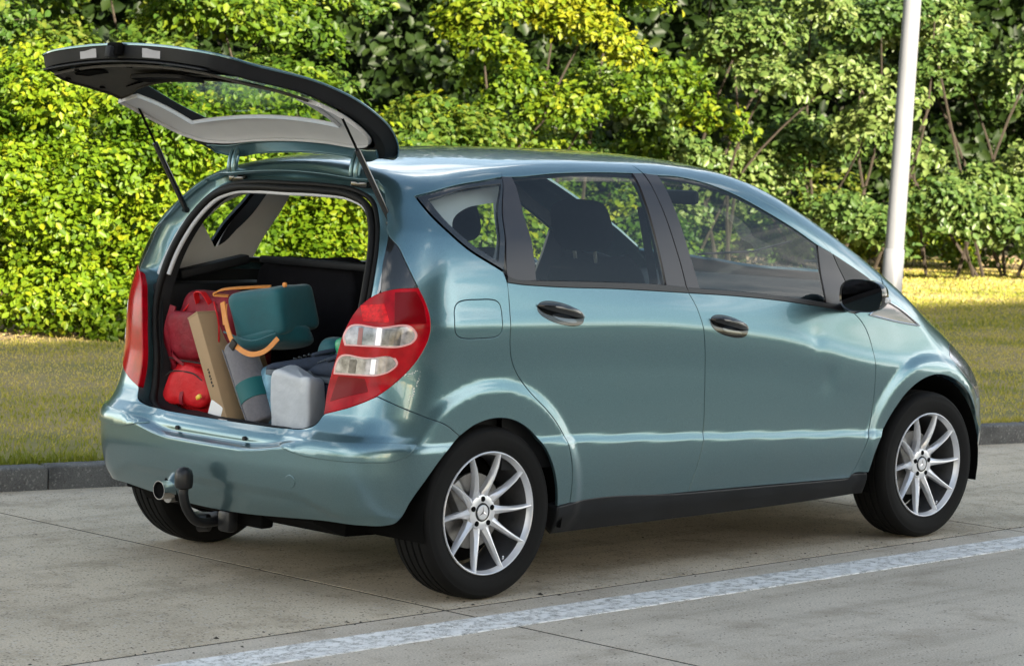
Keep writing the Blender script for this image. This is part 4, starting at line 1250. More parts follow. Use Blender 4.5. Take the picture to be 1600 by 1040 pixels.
# black corner pieces above the lamps, tail lamps
panel('corner_trim', btri, 'belt', M_black, car, off=0, mirror=True, step=.02)
def tail_lamp(mirror):
    first = panel('tail_lamp', lamp, 'belt', M_red, car, off=.004, depth=.02, rnd=.004, step=.016, mirror=True)
    W1 = [(-.437, .958), (-.34, .966), (-.252, .969), (-.240, .947), (-.252, .917), (-.275, .905), (-.36, .899), (-.445, .896), (-.452, .925)]
    W2 = [(-.462, .855), (-.38, .860), (-.296, .863), (-.290, .848), (-.307, .820), (-.340, .802), (-.40, .797), (-.478, .795), (-.475, .825)]
    inset_k = .055
    def inset(W, k):
        c = np.mean(W, 0); return [tuple(c + (np.array(w) - c)*np.array([1 - k*.8, 1 - k*2.0])) for w in W]
    for W in (W1, W2):
        WL = [(max(s_, -.325 + .01*(z_ > np.mean([w[1] for w in W]))), z_) for s_, z_ in W]
        WL = [w for i_, w in enumerate(WL) if i_ == 0 or np.hypot(w[0]-WL[i_-1][0], w[1]-WL[i_-1][1]) > .004]
        rr = panel('clear_window', WL, 'belt', M_clear, first[1], off=.0055, depth=.001, step=.010, mirror=True, shrink=0, corner=50); bpy.data.objects.remove(rr[0]); 
        rr = panel('lamp_border', W, 'belt', M_ring, first[0], holes=[inset(W, inset_k)], off=.0055, depth=.002, rnd=.001, step=.008, shrink=0, corner=70)
        rr = panel('clear_window', inset(W, inset_k), 'belt', M_clear, first[0], off=.0045, depth=.001, step=.008, shrink=0, corner=70)
    # ribs and darker facets inside the clear windows
    for (a_, b_, z0_, z1_, m_i) in ((-.405, -.392, .902, .960, M_reddim), (-.352, -.338, .905, .964, M_white2), (-.335, -.285, .908, .962, M_facet), (-.430, -.408, .804, .850, M_facet), (-.365, -.352, .806, .856, M_white2)):
        rr = panel('lamp_facet', [(a_, z0_), (b_, z0_), (b_ + .004, z1_), (a_ + .004, z1_)], 'belt', m_i, first[0], off=.0058, depth=.0006, rnd=.0003, step=.012, shrink=0)
    # reflector blocks seen behind the lens
    blk = [(-.400, 1.035), (-.33, 1.045), (-.315, .985), (-.39, .985)]
    rr = panel('bulb_chamber', blk, 'belt', M_redhot, first[0], off=.0052, depth=.001, step=.012, shrink=0, corner=20)
    for blk in ([(-.462, .788), (-.38, .787), (-.37, .745), (-.45, .715), (-.485, .70)], [(-.30, 1.085), (-.242, 1.09), (-.222, 1.04), (-.215, .985), (-.30, .98)]):
        rr = panel('reflector', blk, 'belt', M_reddark, first[0], off=.0052, depth=.001, step=.012, shrink=0, corner=60)
    return first
M_reddim = mat('pink_lamp_divider', (.30, .10, .10), .2, coat=.5)
M_white2 = mat('pale_lamp_rib', (.62, .62, .66), .15, metal=.4, coat=.6)
M_facet = mat('smoky_lamp_facet', (.09, .09, .11), .12, metal=.4, coat=.6, var=.5, vscale=60)
M_redhot = mat('bright_red_bulb_chamber', (.62, .006, .012), .2, coat=.05, spec=.15, var=.4, vscale=60)
tail_lamp(True)

# scratches beside the lamp
V, F = [], []
for path, n in (([(-.275, .803), (-.262, .812), (-.245, .816), (-.231, .822)], 16), ([(-.226, .803), (-.234, .78), (-.245, .750), (-.256, .722)], 15)):
    for c in resample(path, n):
        c = c + rng.normal(0, .0022, 2); r = rng.uniform(.0012, .0034)
        ring = [(c[0] + r*rng.uniform(.5, 1)*math.cos(t), c[1] + r*rng.uniform(.5, 1.3)*math.sin(t)) for t in np.linspace(0, 2*np.pi, 6, endpoint=False)]
        b0 = len(V); V += list(oncar('belt', ring, .0004)); F.append(tuple(range(b0, b0+6)))
mesh('paint_scratches', V, F, mat('bare_primer', (.62, .63, .60), .7), car, smooth=False)

# door handles
def handle(cx, cz, L, name, P1, P2):
    rot = -.21
    base = sellipse(cx, cz, L*.5, .040, 2.3, 26, rot)
    r = panel('handle_cup', base, 'belt', M_black, P1, off=.0015, depth=.006, rnd=.002, step=.014, mirror=True); r[1].parent = P2
    # pale patch painted as a sky reflection low in the cup
    sc_ = sellipse(cx + L*.06, cz - .019, L*.27, .013, 2, 18, rot)
    r = panel('cup_highlight', sc_, 'belt', M_cup_hl, P1, off=.003, depth=.002, rnd=.001, step=.008, mirror=True); r[1].parent = P2
    # grip
    t = np.linspace(-1, 1, 15)
    pts = [(cx + L*.49*k*math.cos(rot), cz + L*.49*k*math.sin(rot) + .007) for k in t]
    P = oncar('belt', pts); N = Fgrad(P[:, 0], P[:, 1], P[:, 2])
    P = P + N*(.004 + .026*(1 - np.abs(t)**2.6))[:, None]
    for sgn, par in ((1, P1), (-1, P2)):
        tube('door_handle', P*np.array([1, sgn, 1]), .004 + .0125*(1 - np.abs(t)**3), M_black, par, n=12, up=(0, 1, 0), flat=.62)
M_cup_hl = mat('cup_highlight_pale', (.10, .11, .125), .12, metal=.6, coat=1.)
handle(.325, 1.005, .235, 'h', rdoor, rdoorL)
handle(1.243, .932, .225, 'h', fdoor, fdoorL)

# door mirrors
def wing_mirror(sgn):
    root = empty('door_mirror', parent=car)
    def S(P): return np.asarray(P)*np.array([1, sgn, 1])
    # housing: rounded shell, glass facing the rear
    V, F = [], []
    nu, nv = 14, 24
    c = np.array([1.95, -.975, 1.035])
    for i in range(nu+1):
        t = i/nu*math.pi/2*1.0
        rad = math.cos(t)**.75; dx = math.sin(t)*.105
        for j in range(nv):
            a = 2*math.pi*j/nv; p = 2.9
            yy = .100*rad*math.copysign(abs(math.cos(a))**(2/p), math.cos(a)); zz = .066*rad*math.copysign(abs(math.sin(a))**(2/p), math.sin(a))
            V.append(c + np.array([dx - .03 + .10*(-yy), yy, zz + .006]))
    for i in range(nu):
        for j in range(nv):
            F.append((i*nv+j, i*nv+(j+1) % nv, (i+1)*nv+(j+1) % nv, (i+1)*nv+j))
    if sgn < 0: F = [f[::-1] for f in F]
    hs = mesh('mirror_housing', S(V), F, M_black, root, auto=60)
    b = len(V); ring = V[:nv]; gl = [c + (np.array(v) - c)*np.array([1, .93, .92]) + np.array([.004, 0, 0]) for v in ring]
    mesh('mirror_glass', S(gl), [tuple(range(nv))], M_mirror, root, smooth=False)
    mesh('mirror_rim', S(list(ring) + gl), [(j, (j+1) % nv, nv + (j+1) % nv, nv + j) for j in range(nv)], M_black, root)
    tube('mirror_arm', S([(2.00, -.83, .985), (1.98, -.87, .99), (1.96, -.93, 1.005)]), [.030, .026, .03], M_black, root, n=14, flat=.8)
    # repeater lens on the leading outer edge
    P = [(2.01, -1.045, 1.025), (1.985, -1.062, 1.027), (1.955, -1.074, 1.029)]
    tube('indicator_lens', S(P), [.008, .013, .010], M_white, root, n=10)
    return root
wing_mirror(1); wing_mirror(-1)

# ---------------- wheels
M_barrel = mat('shade_dark_barrel', (.10, .10, .105), .45, metal=.5, var=.3, vscale=12)  # coloured dark to imitate the shade behind the spokes
def wheel(x, sgn, steer=0.):
    root = None
    c = (x, sgn*.772, HUBZ)
    rz = (0 if sgn < 0 else math.pi) + steer
    # profile (r, a), a = outwards
    tp = [(.212, .080), (.220, .089), (.228, .0905), (.238, .0935), (.241, .0945), (.246, .0950), (.262, .0985), (.276, .0975), (.286, .0945), (.2885, .0948), (.291, .0935), (.299, .086), (.3045, .076), (.3070, .064), (.3078, .056), (.3015, .054), (.3015, .048), (.3083, .046), (.3092, .022), (.302, .0205), (.302, .0135), (.3095, .012), (.3095, -.012)]
    tp = tp + [(.302, -.0135), (.302, -.0205), (.3092, -.022), (.3083, -.046), (.3015, -.048), (.3015, -.054), (.3078, -.056), (.307, -.064), (.3045, -.076), (.299, -.086), (.286, -.0945), (.262, -.0985), (.238, -.0935), (.220, -.089), (.212, -.080)]
    V, F = lathe_vf(tp, 96)
    # slight flattening where it stands
    V = np.array(V)
    rimp = [(.2165, .0905), (.2190, .0895), (.2195, .0865), (.2165, .0845)]
    rp = [(.219, .080), (.2200, .088), (.2190, .0925), (.2165, .0940), (.2140, .0925), (.2115, .084), (.2080, .076), (.2050, .070)]
    V2, F2 = lathe_vf(rp, 72)
    rim = mesh('wheel', V2, [f[::-1] for f in F2], M_alloy, car, auto=35)
    Vb, Fb = lathe_vf([(.2050, .071), (.2030, .055), (.2000, .02), (.1960, -.03), (.205, -.06), (.214, -.082), (.219, -.09)], 72); mesh('rim_barrel', Vb, [f[::-1] for f in Fb], M_barrel, rim, auto=35)
    rim.location = c; rim.rotation_euler = (0, 0, rz)
    ty = mesh('tyre', V, [f[::-1] for f in F], M_tyre, rim, auto=28)
    # hub face
    hp = [(.0, .058), (.033, .058), (.035, .0585), (.050, .060), (.062, .0565), (.066, .048), (.066, .02), (.0, .02)]
    Vh, Fh = lathe_vf([(max(r, .0005), a) for r, a in hp], 40)
    mesh('hub', Vh, [f[::-1] for f in Fh], M_alloy, rim, auto=35)
    # spokes
    sp = None
    for k in range(10):
        if sp is None:
            rows = []
            for r_, w, a_, th, tw in ((.050, .0200, .056, .030, 0), (.072, .0160, .061, .030, .0), (.100, .0112, .071, .032, .0025), (.135, .0088, .080, .030, .0042), (.170, .0076, .086, .027, .0036), (.195, .0068, .088, .022, .001), (.2125, .0062, .090, .018, -.001)):
                # ridge profile: crest in the middle, sloping flanks
                rows.append([(tw - w, r_, a_ - th), (tw - w, r_, a_ - .010), (tw - w*.35, r_, a_ - .001), (tw + w*.15, r_, a_), (tw + w, r_, a_ - .010), (tw + w, r_, a_ - th)])
            Vs = [(p[0], -p[2], p[1]) for row in rows for p in row]; n = 6
            Fs = [(i*n+j, (i+1)*n+j, (i+1)*n+(j+1) % n, i*n+(j+1) % n) for i in range(len(rows)-1) for j in range(n)] + [tuple(range(n)), tuple((len(rows)-1)*n + j for j in range(n))[::-1]]
            sp = mesh('spoke', Vs, Fs, M_alloy, rim, auto=32); o = sp
        else:
            o = sp.copy(); COL.objects.link(o); o.parent = rim
        o.rotation_euler = (0, R(36*k + 15), 0)
    # black discs on the hub in place of shaded bolt holes
    for k in range(5):
        a = R(72*k + 90)
        tube('bolt_dark_disc', [(math.cos(a)*.0475, -.040, math.sin(a)*.0475), (math.cos(a)*.0475, -.0612, math.sin(a)*.0475)], .0098, M_dark, rim, n=14)
    # centre cap with dark ring and three pointed star
    V3, F3 = lathe_vf([(.0005, .0625), (.024, .0622), (.0265, .0605), (.028, .058)], 30); mesh('centre_cap', V3, [f[::-1] for f in F3], M_alloy, rim, auto=30)
    V4, F4 = lathe_vf([(.0265, .0606), (.0285, .0612), (.032, .0612), (.034, .0585)], 30); mesh('cap_ring', V4, [f[::-1] for f in F4], M_black, rim, auto=30)
    sv, sf = [(0, -.0648, 0)], []
    for k in range(6):
        a = R(90 + 60*k); r_ = .0215 if k % 2 == 0 else .0038
        sv.append((math.cos(a)*r_, -.0632, math.sin(a)*r_))
    sf = [(0, 1 + k, 1 + (k+1) % 6) for k in range(6)]
    mesh('star_emblem', sv, sf, M_chrome, rim, smooth=False)
    # brake behind
    V5, F5 = lathe_vf([(.05, .005), (.135, .005), (.135, -.012), (.05, -.012)], 40); mesh('brake_disc', V5, [f[::-1] for f in F5], M_steel, rim, auto=30)
    rbox('brake_caliper', (.12, .06, .06), M_steel, rim, loc=(-.10, -.02, .06), rot=(0, R(60), 0), bev=.012)
    V6, F6 = lathe_vf([(.0005, -.055), (.19, -.055)], 24); mesh('wheel_back', V6, F6, M_dark, rim)
    tube('valve', [(math.sin(.5)*.197, -.07, -math.cos(.5)*.197), (math.sin(.5)*.185, -.078, -math.cos(.5)*.185)], .0035, M_white, rim, n=8)
    return rim
wheel(0, -1); wheel(0, 1); wheel(WHEELBASE, -1, R(-1.0)); wheel(WHEELBASE, 1, R(-1.0))

# wheel housings and underbody
for cx, rr_ in ((0.03, .345), (WHEELBASE - .01, .385)):
    for sgn in (-1, 1):
        t = np.linspace(-.25, math.pi + .25, 22)
        yo = .862 if cx < 1 else .85
        A = [(cx + rr_*math.cos(a)*1.0, sgn*yo, .31 + rr_*.98*math.sin(a)) for a in t]
        B = [(cx + rr_*math.cos(a)*1.0, sgn*.52, .31 + rr_*.98*math.sin(a)) for a in t]
        strip('wheel_housing', A, B, M_dark, car)
        # inner side wall
        c = np.array([cx, sgn*.53, .31])
        mesh('wheel_housing_wall', [tuple(c)] + B, [(0, i+1, i+2) for i in range(len(B)-1)], M_dark, car)
def undertray():
    V, F = [], []
    xs = [-.50, -.42, .4, 1.3, 2.1, 2.95, 3.12]; zs = [.27, .225, .185, .18, .185, .20, .22]; ws = [.50, .58, .50, .66, .46, .46, .46]
    # floor slab with its own thickness
    for x, z, w in zip(xs, zs, ws):
        V += [(x, -w, z), (x, w, z), (x, w, z + .16), (x, -w, z + .16)]
    for i in range(len(xs)-1):
        for j in range(4): F.append((i*4+j, i*4+(j+1) % 4, (i+1)*4+(j+1) % 4, (i+1)*4+j))
    F += [(0, 1, 2, 3), tuple(len(V)-4+j for j in range(4))[::-1]]
    mesh('underbody', V, F, M_dark, car, smooth=False)
    rbox('inner_sill', (1.75, .16, .12), M_dark, car, loc=(1.22, -.70, .29), bev=.01)
    rbox('inner_sill', (1.75, .16, .12), M_dark, car, loc=(1.22, .70, .29), bev=.01)
undertray()
tube('rear_axle', [(.02, -.66, .29), (.06, 0, .25), (.02, .66, .29)], .032, M_dark, car)
tube('rear_silencer', [(-.30, .15, .30), (-.30, .50, .30)], .085, M_dark, car, n=18)
tube('exhaust_pipe', [(-.30, .255, .29), (-.45, .255, .285), (-.565, .255, .285)], [.024, .026, .030], M_steel, car, n=18)
V, F = lathe_vf([(.0335, .0), (.035, .004), (.035, .09), (.0318, .09), (.0318, .004), (.033, 0)], 26)
o = mesh('exhaust_tip', np.stack([-V[:, 1]*-1, V[:, 0], V[:, 2]], -1), F, M_chrome, car, auto=40); o.location = (-.530, .235, .308)
tube('exhaust_bore_disc', [(-.606, .235, .308), (-.600, .235, .308)], .0318, M_dark, car, n=20)  # black disc stands in for the shade inside the tip
# tow bar
tow = [(-.50, .0, .225), (-.56, .0, .215), (-.625, .0, .225), (-.668, .0, .27), (-.685, .0, .32), (-.685, .0, .35)]
tube('tow_bar', crspline(tow, 5), .0175, M_trim, car, n=14)
V, F = lathe_vf([(.0005, .052), (.016, .050), (.028, .040), (.0335, .022), (.0335, -.006), (.030, -.022), (.018, -.028)], 26)
o = mesh('tow_ball_cap', np.stack([V[:, 0], V[:, 2], -V[:, 1]], -1), F, M_trim, car, auto=40); o.location = (-.685, .0, .372)
rbox('tow_bracket', (.06, .26, .06), M_dark, car, loc=(-.45, -.06, .235), bev=.012)
rbox('tow_socket', (.05, .07, .08), M_trim, car, loc=(-.53, -.06, .225), bev=.015)
tube('tow_release', [(-.53, .05, .205), (-.55, .085, .20)], .032, M_trim, car, n=16)
# antenna-free roof, wipers on the screen
for y0, y1 in ((.45, -.15), (-.1, -.58)):
    P = top3([(2.66 - .25*abs(y0), y0), (2.58, (y0+y1)/2), (2.50 - .15*abs(y1), y1)])
    tube('wiper', P + np.array([0, 0, .012]), .006, M_trim, car, n=6)
# ================================================================== tail gate, opening and interior
# seal line of the boot opening, right half (y<0), then mirrored; (y, z) with x on the body surface set back
sealyz = [(0, .562), (-.13, .562), (-.28, .570), (-.42, .576), (-.485, .605), (-.512, .68), (-.535, .78), (-.570, .88), (-.585, .98), (-.578, 1.10), (-.550, 1.22), (-.505, 1.31), (-.44, 1.375), (-.35, 1.405), (-.18, 1.418), (0, 1.418)]
def seal3(off, grow=0.):
    L = smooth_poly(np.array(sealyz), .03, 60, closed=False)
    c = np.array([0, 1.0]); d = L - c; d = d/np.linalg.norm(d, axis=1, keepdims=True)
    L2 = L + d*grow
    L2[0, 0] = 0; L2[-1, 0] = 0
    P = back(L2)
    return P + np.array([off, 0, 0])
def full(P):  # closed loop from a right half that starts and ends on y=0
    return np.concatenate([P, (P[1:-1]*np.array([1, -1, 1]))[::-1]])
S1 = seal3(.058)
tube_path = full(S1)
V, F = tube_vf(np.concatenate([tube_path, tube_path[:1]]), .0135, 10, False)
mesh('boot_seal', V, F, M_rubber, car)
S1b = seal3(.062, .020)
V, F = tube_vf(np.concatenate([full(S1b), full(S1b)[:1]]), .010, 8, False)
mesh('boot_seal_lip', V, F, M_rubber, car)
# painted channel between the skin edge and the seal
edge = oncar('belt', [(SC, .588), (-.90, .588), (-.80, .588), (-.65, .590), (-.575, .598), (-.530, .618), (-.505, .655), (-.497, .747), (-.474, .847), (-.447, .950), (-.400, 1.036), (-.343, 1.082), (-.340, 1.174), (-.323, 1.278), (-.330, 1.34), (-.336, 1.39), (-.345, 1.44)])
redge = np.array([roof(np.array([q]))[0] for q in [rc(-.20, -.455), rc(-.222, -.36), rc(-.232, -.2), rc(-.235, 0)]])
E1 = np.concatenate([edge, redge]); E1 = E1 - 0*E1
n_ = 90
# match by fraction along both lines with shared anchors
def anchors(Pl, idx):
    return idx
Ea = resample(E1, n_); Sa = resample(seal3(.060, .026), n_)
# reparametrise the seal to nearest height/width
dd = np.concatenate([[0], np.cumsum(np.linalg.norm(np.diff(Sa, axis=0), axis=1))]); 
k = []
last = 0
for i, p in enumerate(Ea):
    d = np.linalg.norm((Sa - p)*np.array([.3, 1, 1]), axis=1); d[:last] = 9
    last = int(np.argmin(d)); k.append(last)
k[0] = 0; k[-1] = n_-1
k = np.convolve(np.pad(np.array(k, float), 4, mode='edge'), np.ones(9)/9, 'valid')
Sb = np.stack([np.interp(k, np.arange(n_), Sa[:, j]) for j in range(3)], -1); Sb[0] = Sa[0]; Sb[-1] = Sa[-1]
Ei = Ea + (Sb - Ea)*.06 + np.array([.012, 0, 0])
m1 = Ea*.80 + Sb*.20 + np.array([.030, 0, 0])
m2 = Ea*.42 + Sb*.58 + np.array([.036, 0, 0])
m3 = Ea*.12 + Sb*.88 + np.array([.006, 0, 0])
strip('boot_channel', Ea, Sb, MP, car, mirror=True, mids=[Ei, m1, m2, m3], auto=50)
Sin = seal3(.085, -.012); Sin2 = seal3(.115, -.018)
strip('boot_inner_lip', resample(seal3(.058, .0), n_), resample(Sin2, n_), M_intdark, car, mirror=True, mids=[resample(Sin, n_)])
# rubber stops on the sill, striker plate
for y, z in ((.196, .541), (-.196, .541)):
    tube('rubber_stop', [(-.53, y, z), (-.575, y, z - .002)], [.007, .008], M_stud, car, n=12)
tube('latch_loop', [(-.50, .025, .565), (-.515, .025, .582), (-.515, -.025, .582), (-.50, -.025, .565)], .004, M_chrome, car, n=8)
rbox('sill_guard', (.10, .80, .012), M_intdark, car, loc=(-.435, 0, .556), bev=.004)

# ---------------- raised tailgate: built closed on the body surface, then swung about its hinge
HXg, HZg, AL = -.124, 1.484, R(90.6)
cg, sg_ = math.cos(AL), math.sin(AL)
def swing(P):
    P = np.asarray(P, float); q = P - np.array([HXg, 0, HZg])
    return np.stack([cg*q[..., 0] + sg_*q[..., 2], q[..., 1], -sg_*q[..., 0] + cg*q[..., 2]], -1) + np.array([HXg, 0, HZg])
gate = empty('tailgate', parent=car)
_fb = f_back; RECESS = 0.0
f_back = pchip([.12, .45, .60, .72, .82, .95, 1.1, 1.25, 1.4, 1.5, 1.6], [-.548, -.548, -.545, -.537, -.527, -.510, -.470, -.405, -.315, -.24, -.15])
gR = [(0, 1.498), (-.25, 1.493), (-.42, 1.482), (-.50, 1.462), (-.56, 1.41), (-.602, 1.33), (-.625, 1.24), (-.636, 1.16), (-.636, 1.08), (-.622, 1.0), (-.600, .92), (-.576, .84), (-.552, .745), (-.530, .67), (-.495, .625), (-.42, .606), (-.25, .600), (0, .598)]
gout = gR + [(-y, z) for y, z in gR][::-1][1:-1]
gwR = [(0, 1.40), (-.25, 1.397), (-.40, 1.380), (-.465, 1.345), (-.50, 1.28), (-.515, 1.19), (-.51, 1.10), (-.49, 1.02), (-.42, .99), (-.25, .978), (0, .975)]
gwin = gwR + [(-y, z) for y, z in gwR][::-1][1:-1]
panel('tailgate_skin', gout, 'back', MP, gate, holes=[gwin], depth=.005, rnd=.003, step=.03, shrink=.003, tf=swing, corner=30)
panel('tailgate_glass', gwin, 'back', M_glassg, gate, off=-.003, depth=0, step=.04, shrink=0, tf=swing, corner=30)
# inner edge frame (dark), set in by its thickness
def inset_yz(L, d, c=(0, 1.05)):
    L = np.array(L); P = smooth_poly(L, .03, 30)
    T = np.roll(P, -1, 0) - np.roll(P, 1, 0); T /= np.linalg.norm(T, axis=1, keepdims=True)
    Nn = np.stack([-T[:, 1], T[:, 0]], -1)
    if area2(P) < 0: Nn = -Nn
    return P + Nn*d
def g3(L2, off):
    P = back(L2); N = Fgrad(P[:, 0], P[:, 1], P[:, 2]); return P + N*off
def loopstrip(name, spec, m, auto=40, flip=False, dense=.02):
    """spec: list of (loop_yz, inset, depth) rings of the same base loop"""
    rows = [swing(g3(inset_yz(L, d), o)) for L, d, o in spec]
    n = len(rows[0]); V = np.concatenate(rows); F = []
    for i in range(len(rows)-1):
        for j in range(n):
            k = (j+1) % n
            F.append((i*n+j, i*n+k, (i+1)*n+k, (i+1)*n+j))
    if flip: F = [f[::-1] for f in F]
    return mesh(name, V, F, m, gate, auto=auto)
loopstrip('tailgate_edge', [(gout, .004, -.004), (gout, .008, -.030), (gout, .014, -.052), (gout, .026, -.058), (gout, .055, -.058)], M_intdark)
loopstrip('window_frame', [(gwin, -.05, -.058), (gwin, -.020, -.056), (gwin, -.006, -.040), (gwin, .006, -.006)], M_intdark)
# inner lining sections between edge and window frame
gz = smooth_poly(np.array(gout), .03, 30)
def gate_inner(name, poly, m, off, dep=.006, label=None, rnd=.003):
    return panel(name, poly, 'back', m, gate, off=off, depth=dep, rnd=rnd, step=.03, shrink=0, tf=swing, corner=28, label=label, flip=False)
low_in = [(-.46, .655), (-.25, .64), (0, .636), (.25, .64), (.46, .655), (.50, .72), (.525, .83), (.545, .92), (.555, 1.03), (.47, 1.02), (.40, .99), (.27, .972), (0, .965), (-.27, .972), (-.40, .99), (-.47, 1.02), (-.555, 1.03), (-.545, .92), (-.525, .83), (-.50, .72)]
gate_inner('lining_panel', low_in, M_carpet, -.070)
cres = [(-.40, .93), (-.2, .885), (0, .875), (.2, .885), (.40, .93), (.2, .905), (0, .897), (-.2, .905)]
gate_inner('lining_dark_crescent', cres, M_dark, -.0765, .001)  # raised dark crescent stands in for the shade of a recess
cap = [(-.47, .618), (-.25, .612), (0, .610), (.25, .612), (.47, .618), (.47, .650), (.25, .636), (0, .632), (-.25, .636), (-.47, .650)]
gate_inner('closing_edge_panel', cap, M_intdark, -.058, .004)
_o = [(-.595, 1.04), (-.60, 1.15), (-.585, 1.25), (-.55, 1.33), (-.49, 1.383), (-.40, 1.413), (-.2, 1.427), (0, 1.430)]
_i = [(.47, 1.04), (.455, 1.15), (.435, 1.284), (.2, 1.292), (0, 1.294)]
top_in = _o + [(-y, z) for y, z in _o][::-1][1:] + _i + [(-y, z) for y, z in _i][::-1][1:]
gate_inner('upper_trim', top_in, M_lightgrey, -.066, .012, 'light grey trim round the top of the rear window')

gate_inner('painted_inner_strip', [(-.50, 1.412), (-.42, 1.432), (-.25, 1.440), (0, 1.443), (.25, 1.440), (.42, 1.432), (.50, 1.412), (.48, 1.45), (.40, 1.478), (.25, 1.487), (0, 1.491), (-.25, 1.487), (-.40, 1.478), (-.48, 1.45)], MP, -.062, .004)
# closing face of the gate: strip that faces back when the gate is up, with reflectors and latch
def gface(y0, y1, f0, f1, name, m, o):
    """patch on the lower closing face; f 0 = outer skin, 1 = inner lining"""
    pts = []
    for f in (f0, f1):
        row = []
        for y in np.linspace(y0, y1, 5):
            zb = .598 + .008*abs(y/.4)
            a = g3(np.array([[y, zb + .006]]), -.004)[0]; b = g3(np.array([[y, zb + .012]]), -.060)[0]
            row.append(a + (b - a)*f + np.array([0, 0, -o]))
        pts.append(row)
    V = swing(np.array(pts[0] + pts[1])); n = 5
    F = [(i, i+1, n+i+1, n+i) for i in range(n-1)]
    return mesh(name, V, F, m, gate, smooth=False)
gface(.135, .235, .22, .78, 'reflector_panel', M_lampwhite, .004)
gface(-.235, -.135, .22, .78, 'reflector_panel', M_lampwhite, .004)
p = swing(np.array([[-.545, 0, .600], [-.50, 0, .600]])).mean(0)
rbox('gate_latch', (.03, .07, .045), M_dark, gate, loc=tuple(p + np.array([-.012, 0, .0])), rot=(0, R(10), 0), bev=.008)
rbox('latch_claw', (.04, .03, .04), M_intdark, gate, loc=tuple(p + np.array([-.026, .0, -.012])), rot=(0, R(10), 0), bev=.006)
# wiper motor cover, dark patch for a shaded pull recess and trim clips on the inside of the gate
gate_inner('wiper_motor_cover', [(-.17, .83), (-.15, .87), (.15, .87), (.17, .83), (.15, .775), (-.15, .775)], M_intdark, -.082, .012, rnd=.005)
gate_inner('pull_dark_patch', [(.22, .70), (.24, .735), (.36, .735), (.38, .70), (.36, .68), (.24, .68)], M_dark, -.0745, .002)
for yy_, zz_ in ((-.44, .70), (-.30, .665), (.0, .655), (.30, .645), (.46, .72), (-.48, .88), (.48, .88)):
    gate_inner('trim_clip', [(yy_ - .011, zz_), (yy_, zz_ + .011), (yy_ + .011, zz_), (yy_, zz_ - .011)], M_dark, -.0755, .002)
f_back = _fb; RECESS = 1.0
# gas struts and hinges
for sgn in (-1, 1):
    a = np.array([-.250, sgn*.590, 1.318]); b = swing(np.array([[-.375, sgn*.575, 1.09]]))[0]
    if sgn > 0: pass
    m = a + (b - a)*.60
    tube('gas_strut', [a, m, m + (b-a)*.004], [.0105, .0105, .006], M_black, car, n=12)
    tube('strut_rod', [m, b], .0045, M_dark, car, n=10)
    tube('strut_joint', [a + np.array([-.005, -sgn*.012, 0]), a + np.array([0, sgn*.014, 0])], .011, M_black, car, n=10)
    tube('strut_joint', [b + np.array([0, -sgn*.014, 0]), b + np.array([0, sgn*.014, 0])], .011, M_black, car, n=10)
    h = sgn*.352
    tube('tailgate_hinge', crspline([(-.165, h, 1.455), (-.205, h, 1.470), (-.205, h, 1.515), (-.185, h, 1.570)], 4), .011, MP, car, n=10, flat=1.4)
    tube('tailgate_hinge', crspline([(-.165, h + .03, 1.455), (-.205, h + .03, 1.470), (-.205, h + .03, 1.515), (-.185, h + .03, 1.570)], 4), .008, MP, car, n=10, flat=1.4)
    rbox('hinge_block', (.035, .09, .03), M_black, car, loc=(-.185, h, 1.447), bev=.008)

# ---------------- interior lining seen through opening and windows
def lining(name, outline, m, holes=(), off=-.05, mirror=True):
    r = panel(name, outline, 'belt', m, car, holes=holes, off=off, depth=0, shrink=0, step=.035, mirror=mirror, flip=True)
    return r
def grow(L, d):
    L = np.array(L); c = L.mean(0); v = L - c
    return [tuple(x) for x in L + v/np.linalg.norm(v, axis=1, keepdims=True)*d]
q_hole = [(-.075, 1.31), (-.045, 1.37), (.02, 1.405), (.12, 1.42), (.185, 1.425), (.125, 1.28), (.065, 1.195), (.04, 1.185), (.0, 1.23)]
up_q = [(-.44, .99), (-.38, 1.09), (-.30, 1.09), (-.02, 1.085), (.09, 1.10), (.165, 1.14), (.235, 1.14), (.285, 1.30), (.33, 1.50), (.2, 1.52), (0, 1.50), (-.2, 1.47), (-.33, 1.45), (-.345, 1.35), (-.37, 1.20), (-.42, 1.09)]
lining('side_trim', up_q, M_lightgrey, holes=[q_hole], off=-.06)
lining('lower_side_trim', [(-.52, .56), (-.52, .70), (-.49, .85), (-.45, .985), (-.38, 1.085), (-.02, 1.08), (.09, 1.095), (.10, .56)], M_intdark, off=-.075)
rbox('cargo_side_wall', (.55, .10, .36), M_intdark, car, loc=(-.10, .64, .86), bev=.02)
rbox('cargo_side_wall', (.55, .10, .36), M_intdark, car, loc=(-.10, -.64, .86), bev=.02)
rbox('shelf_rail', (.30, .07, .035), M_intdark, car, loc=(-.11, .60, 1.10), rot=(0, R(-12), R(-12)), bev=.01)
lining('door_trim', [(.10, .45), (.10, 1.09), (.6, 1.075), (1.0, 1.055), (1.5, 1.01), (2.05, .94), (2.05, .40)], M_intdark, off=-.05)
lining('pillar_lining', [(.93, 1.07), (1.09, 1.06), (1.05, 1.52), (.95, 1.52)], M_trimgrey, off=-.035)
M_raillin = mat('dark_rail_lining', (.05, .05, .055), .9)
lining('roof_rail_lining', [(.28, 1.49), (.6, 1.51), (1.0, 1.51), (1.2, 1.50), (1.45, 1.45), (1.7, 1.34), (1.9, 1.24), (1.98, 1.20), (1.95, 1.26), (1.75, 1.37), (1.5, 1.48), (1.2, 1.53), (.6, 1.545), (.3, 1.53)], M_raillin, off=-.03)
rbox('cargo_floor', (1.6, 1.16, .04), M_intdark, car, loc=(.33, 0, .525), bev=.005)
rbox('cabin_floor', (2.0, 1.5, .05), M_dark, car, loc=(1.3, 0, .38), bev=.005)
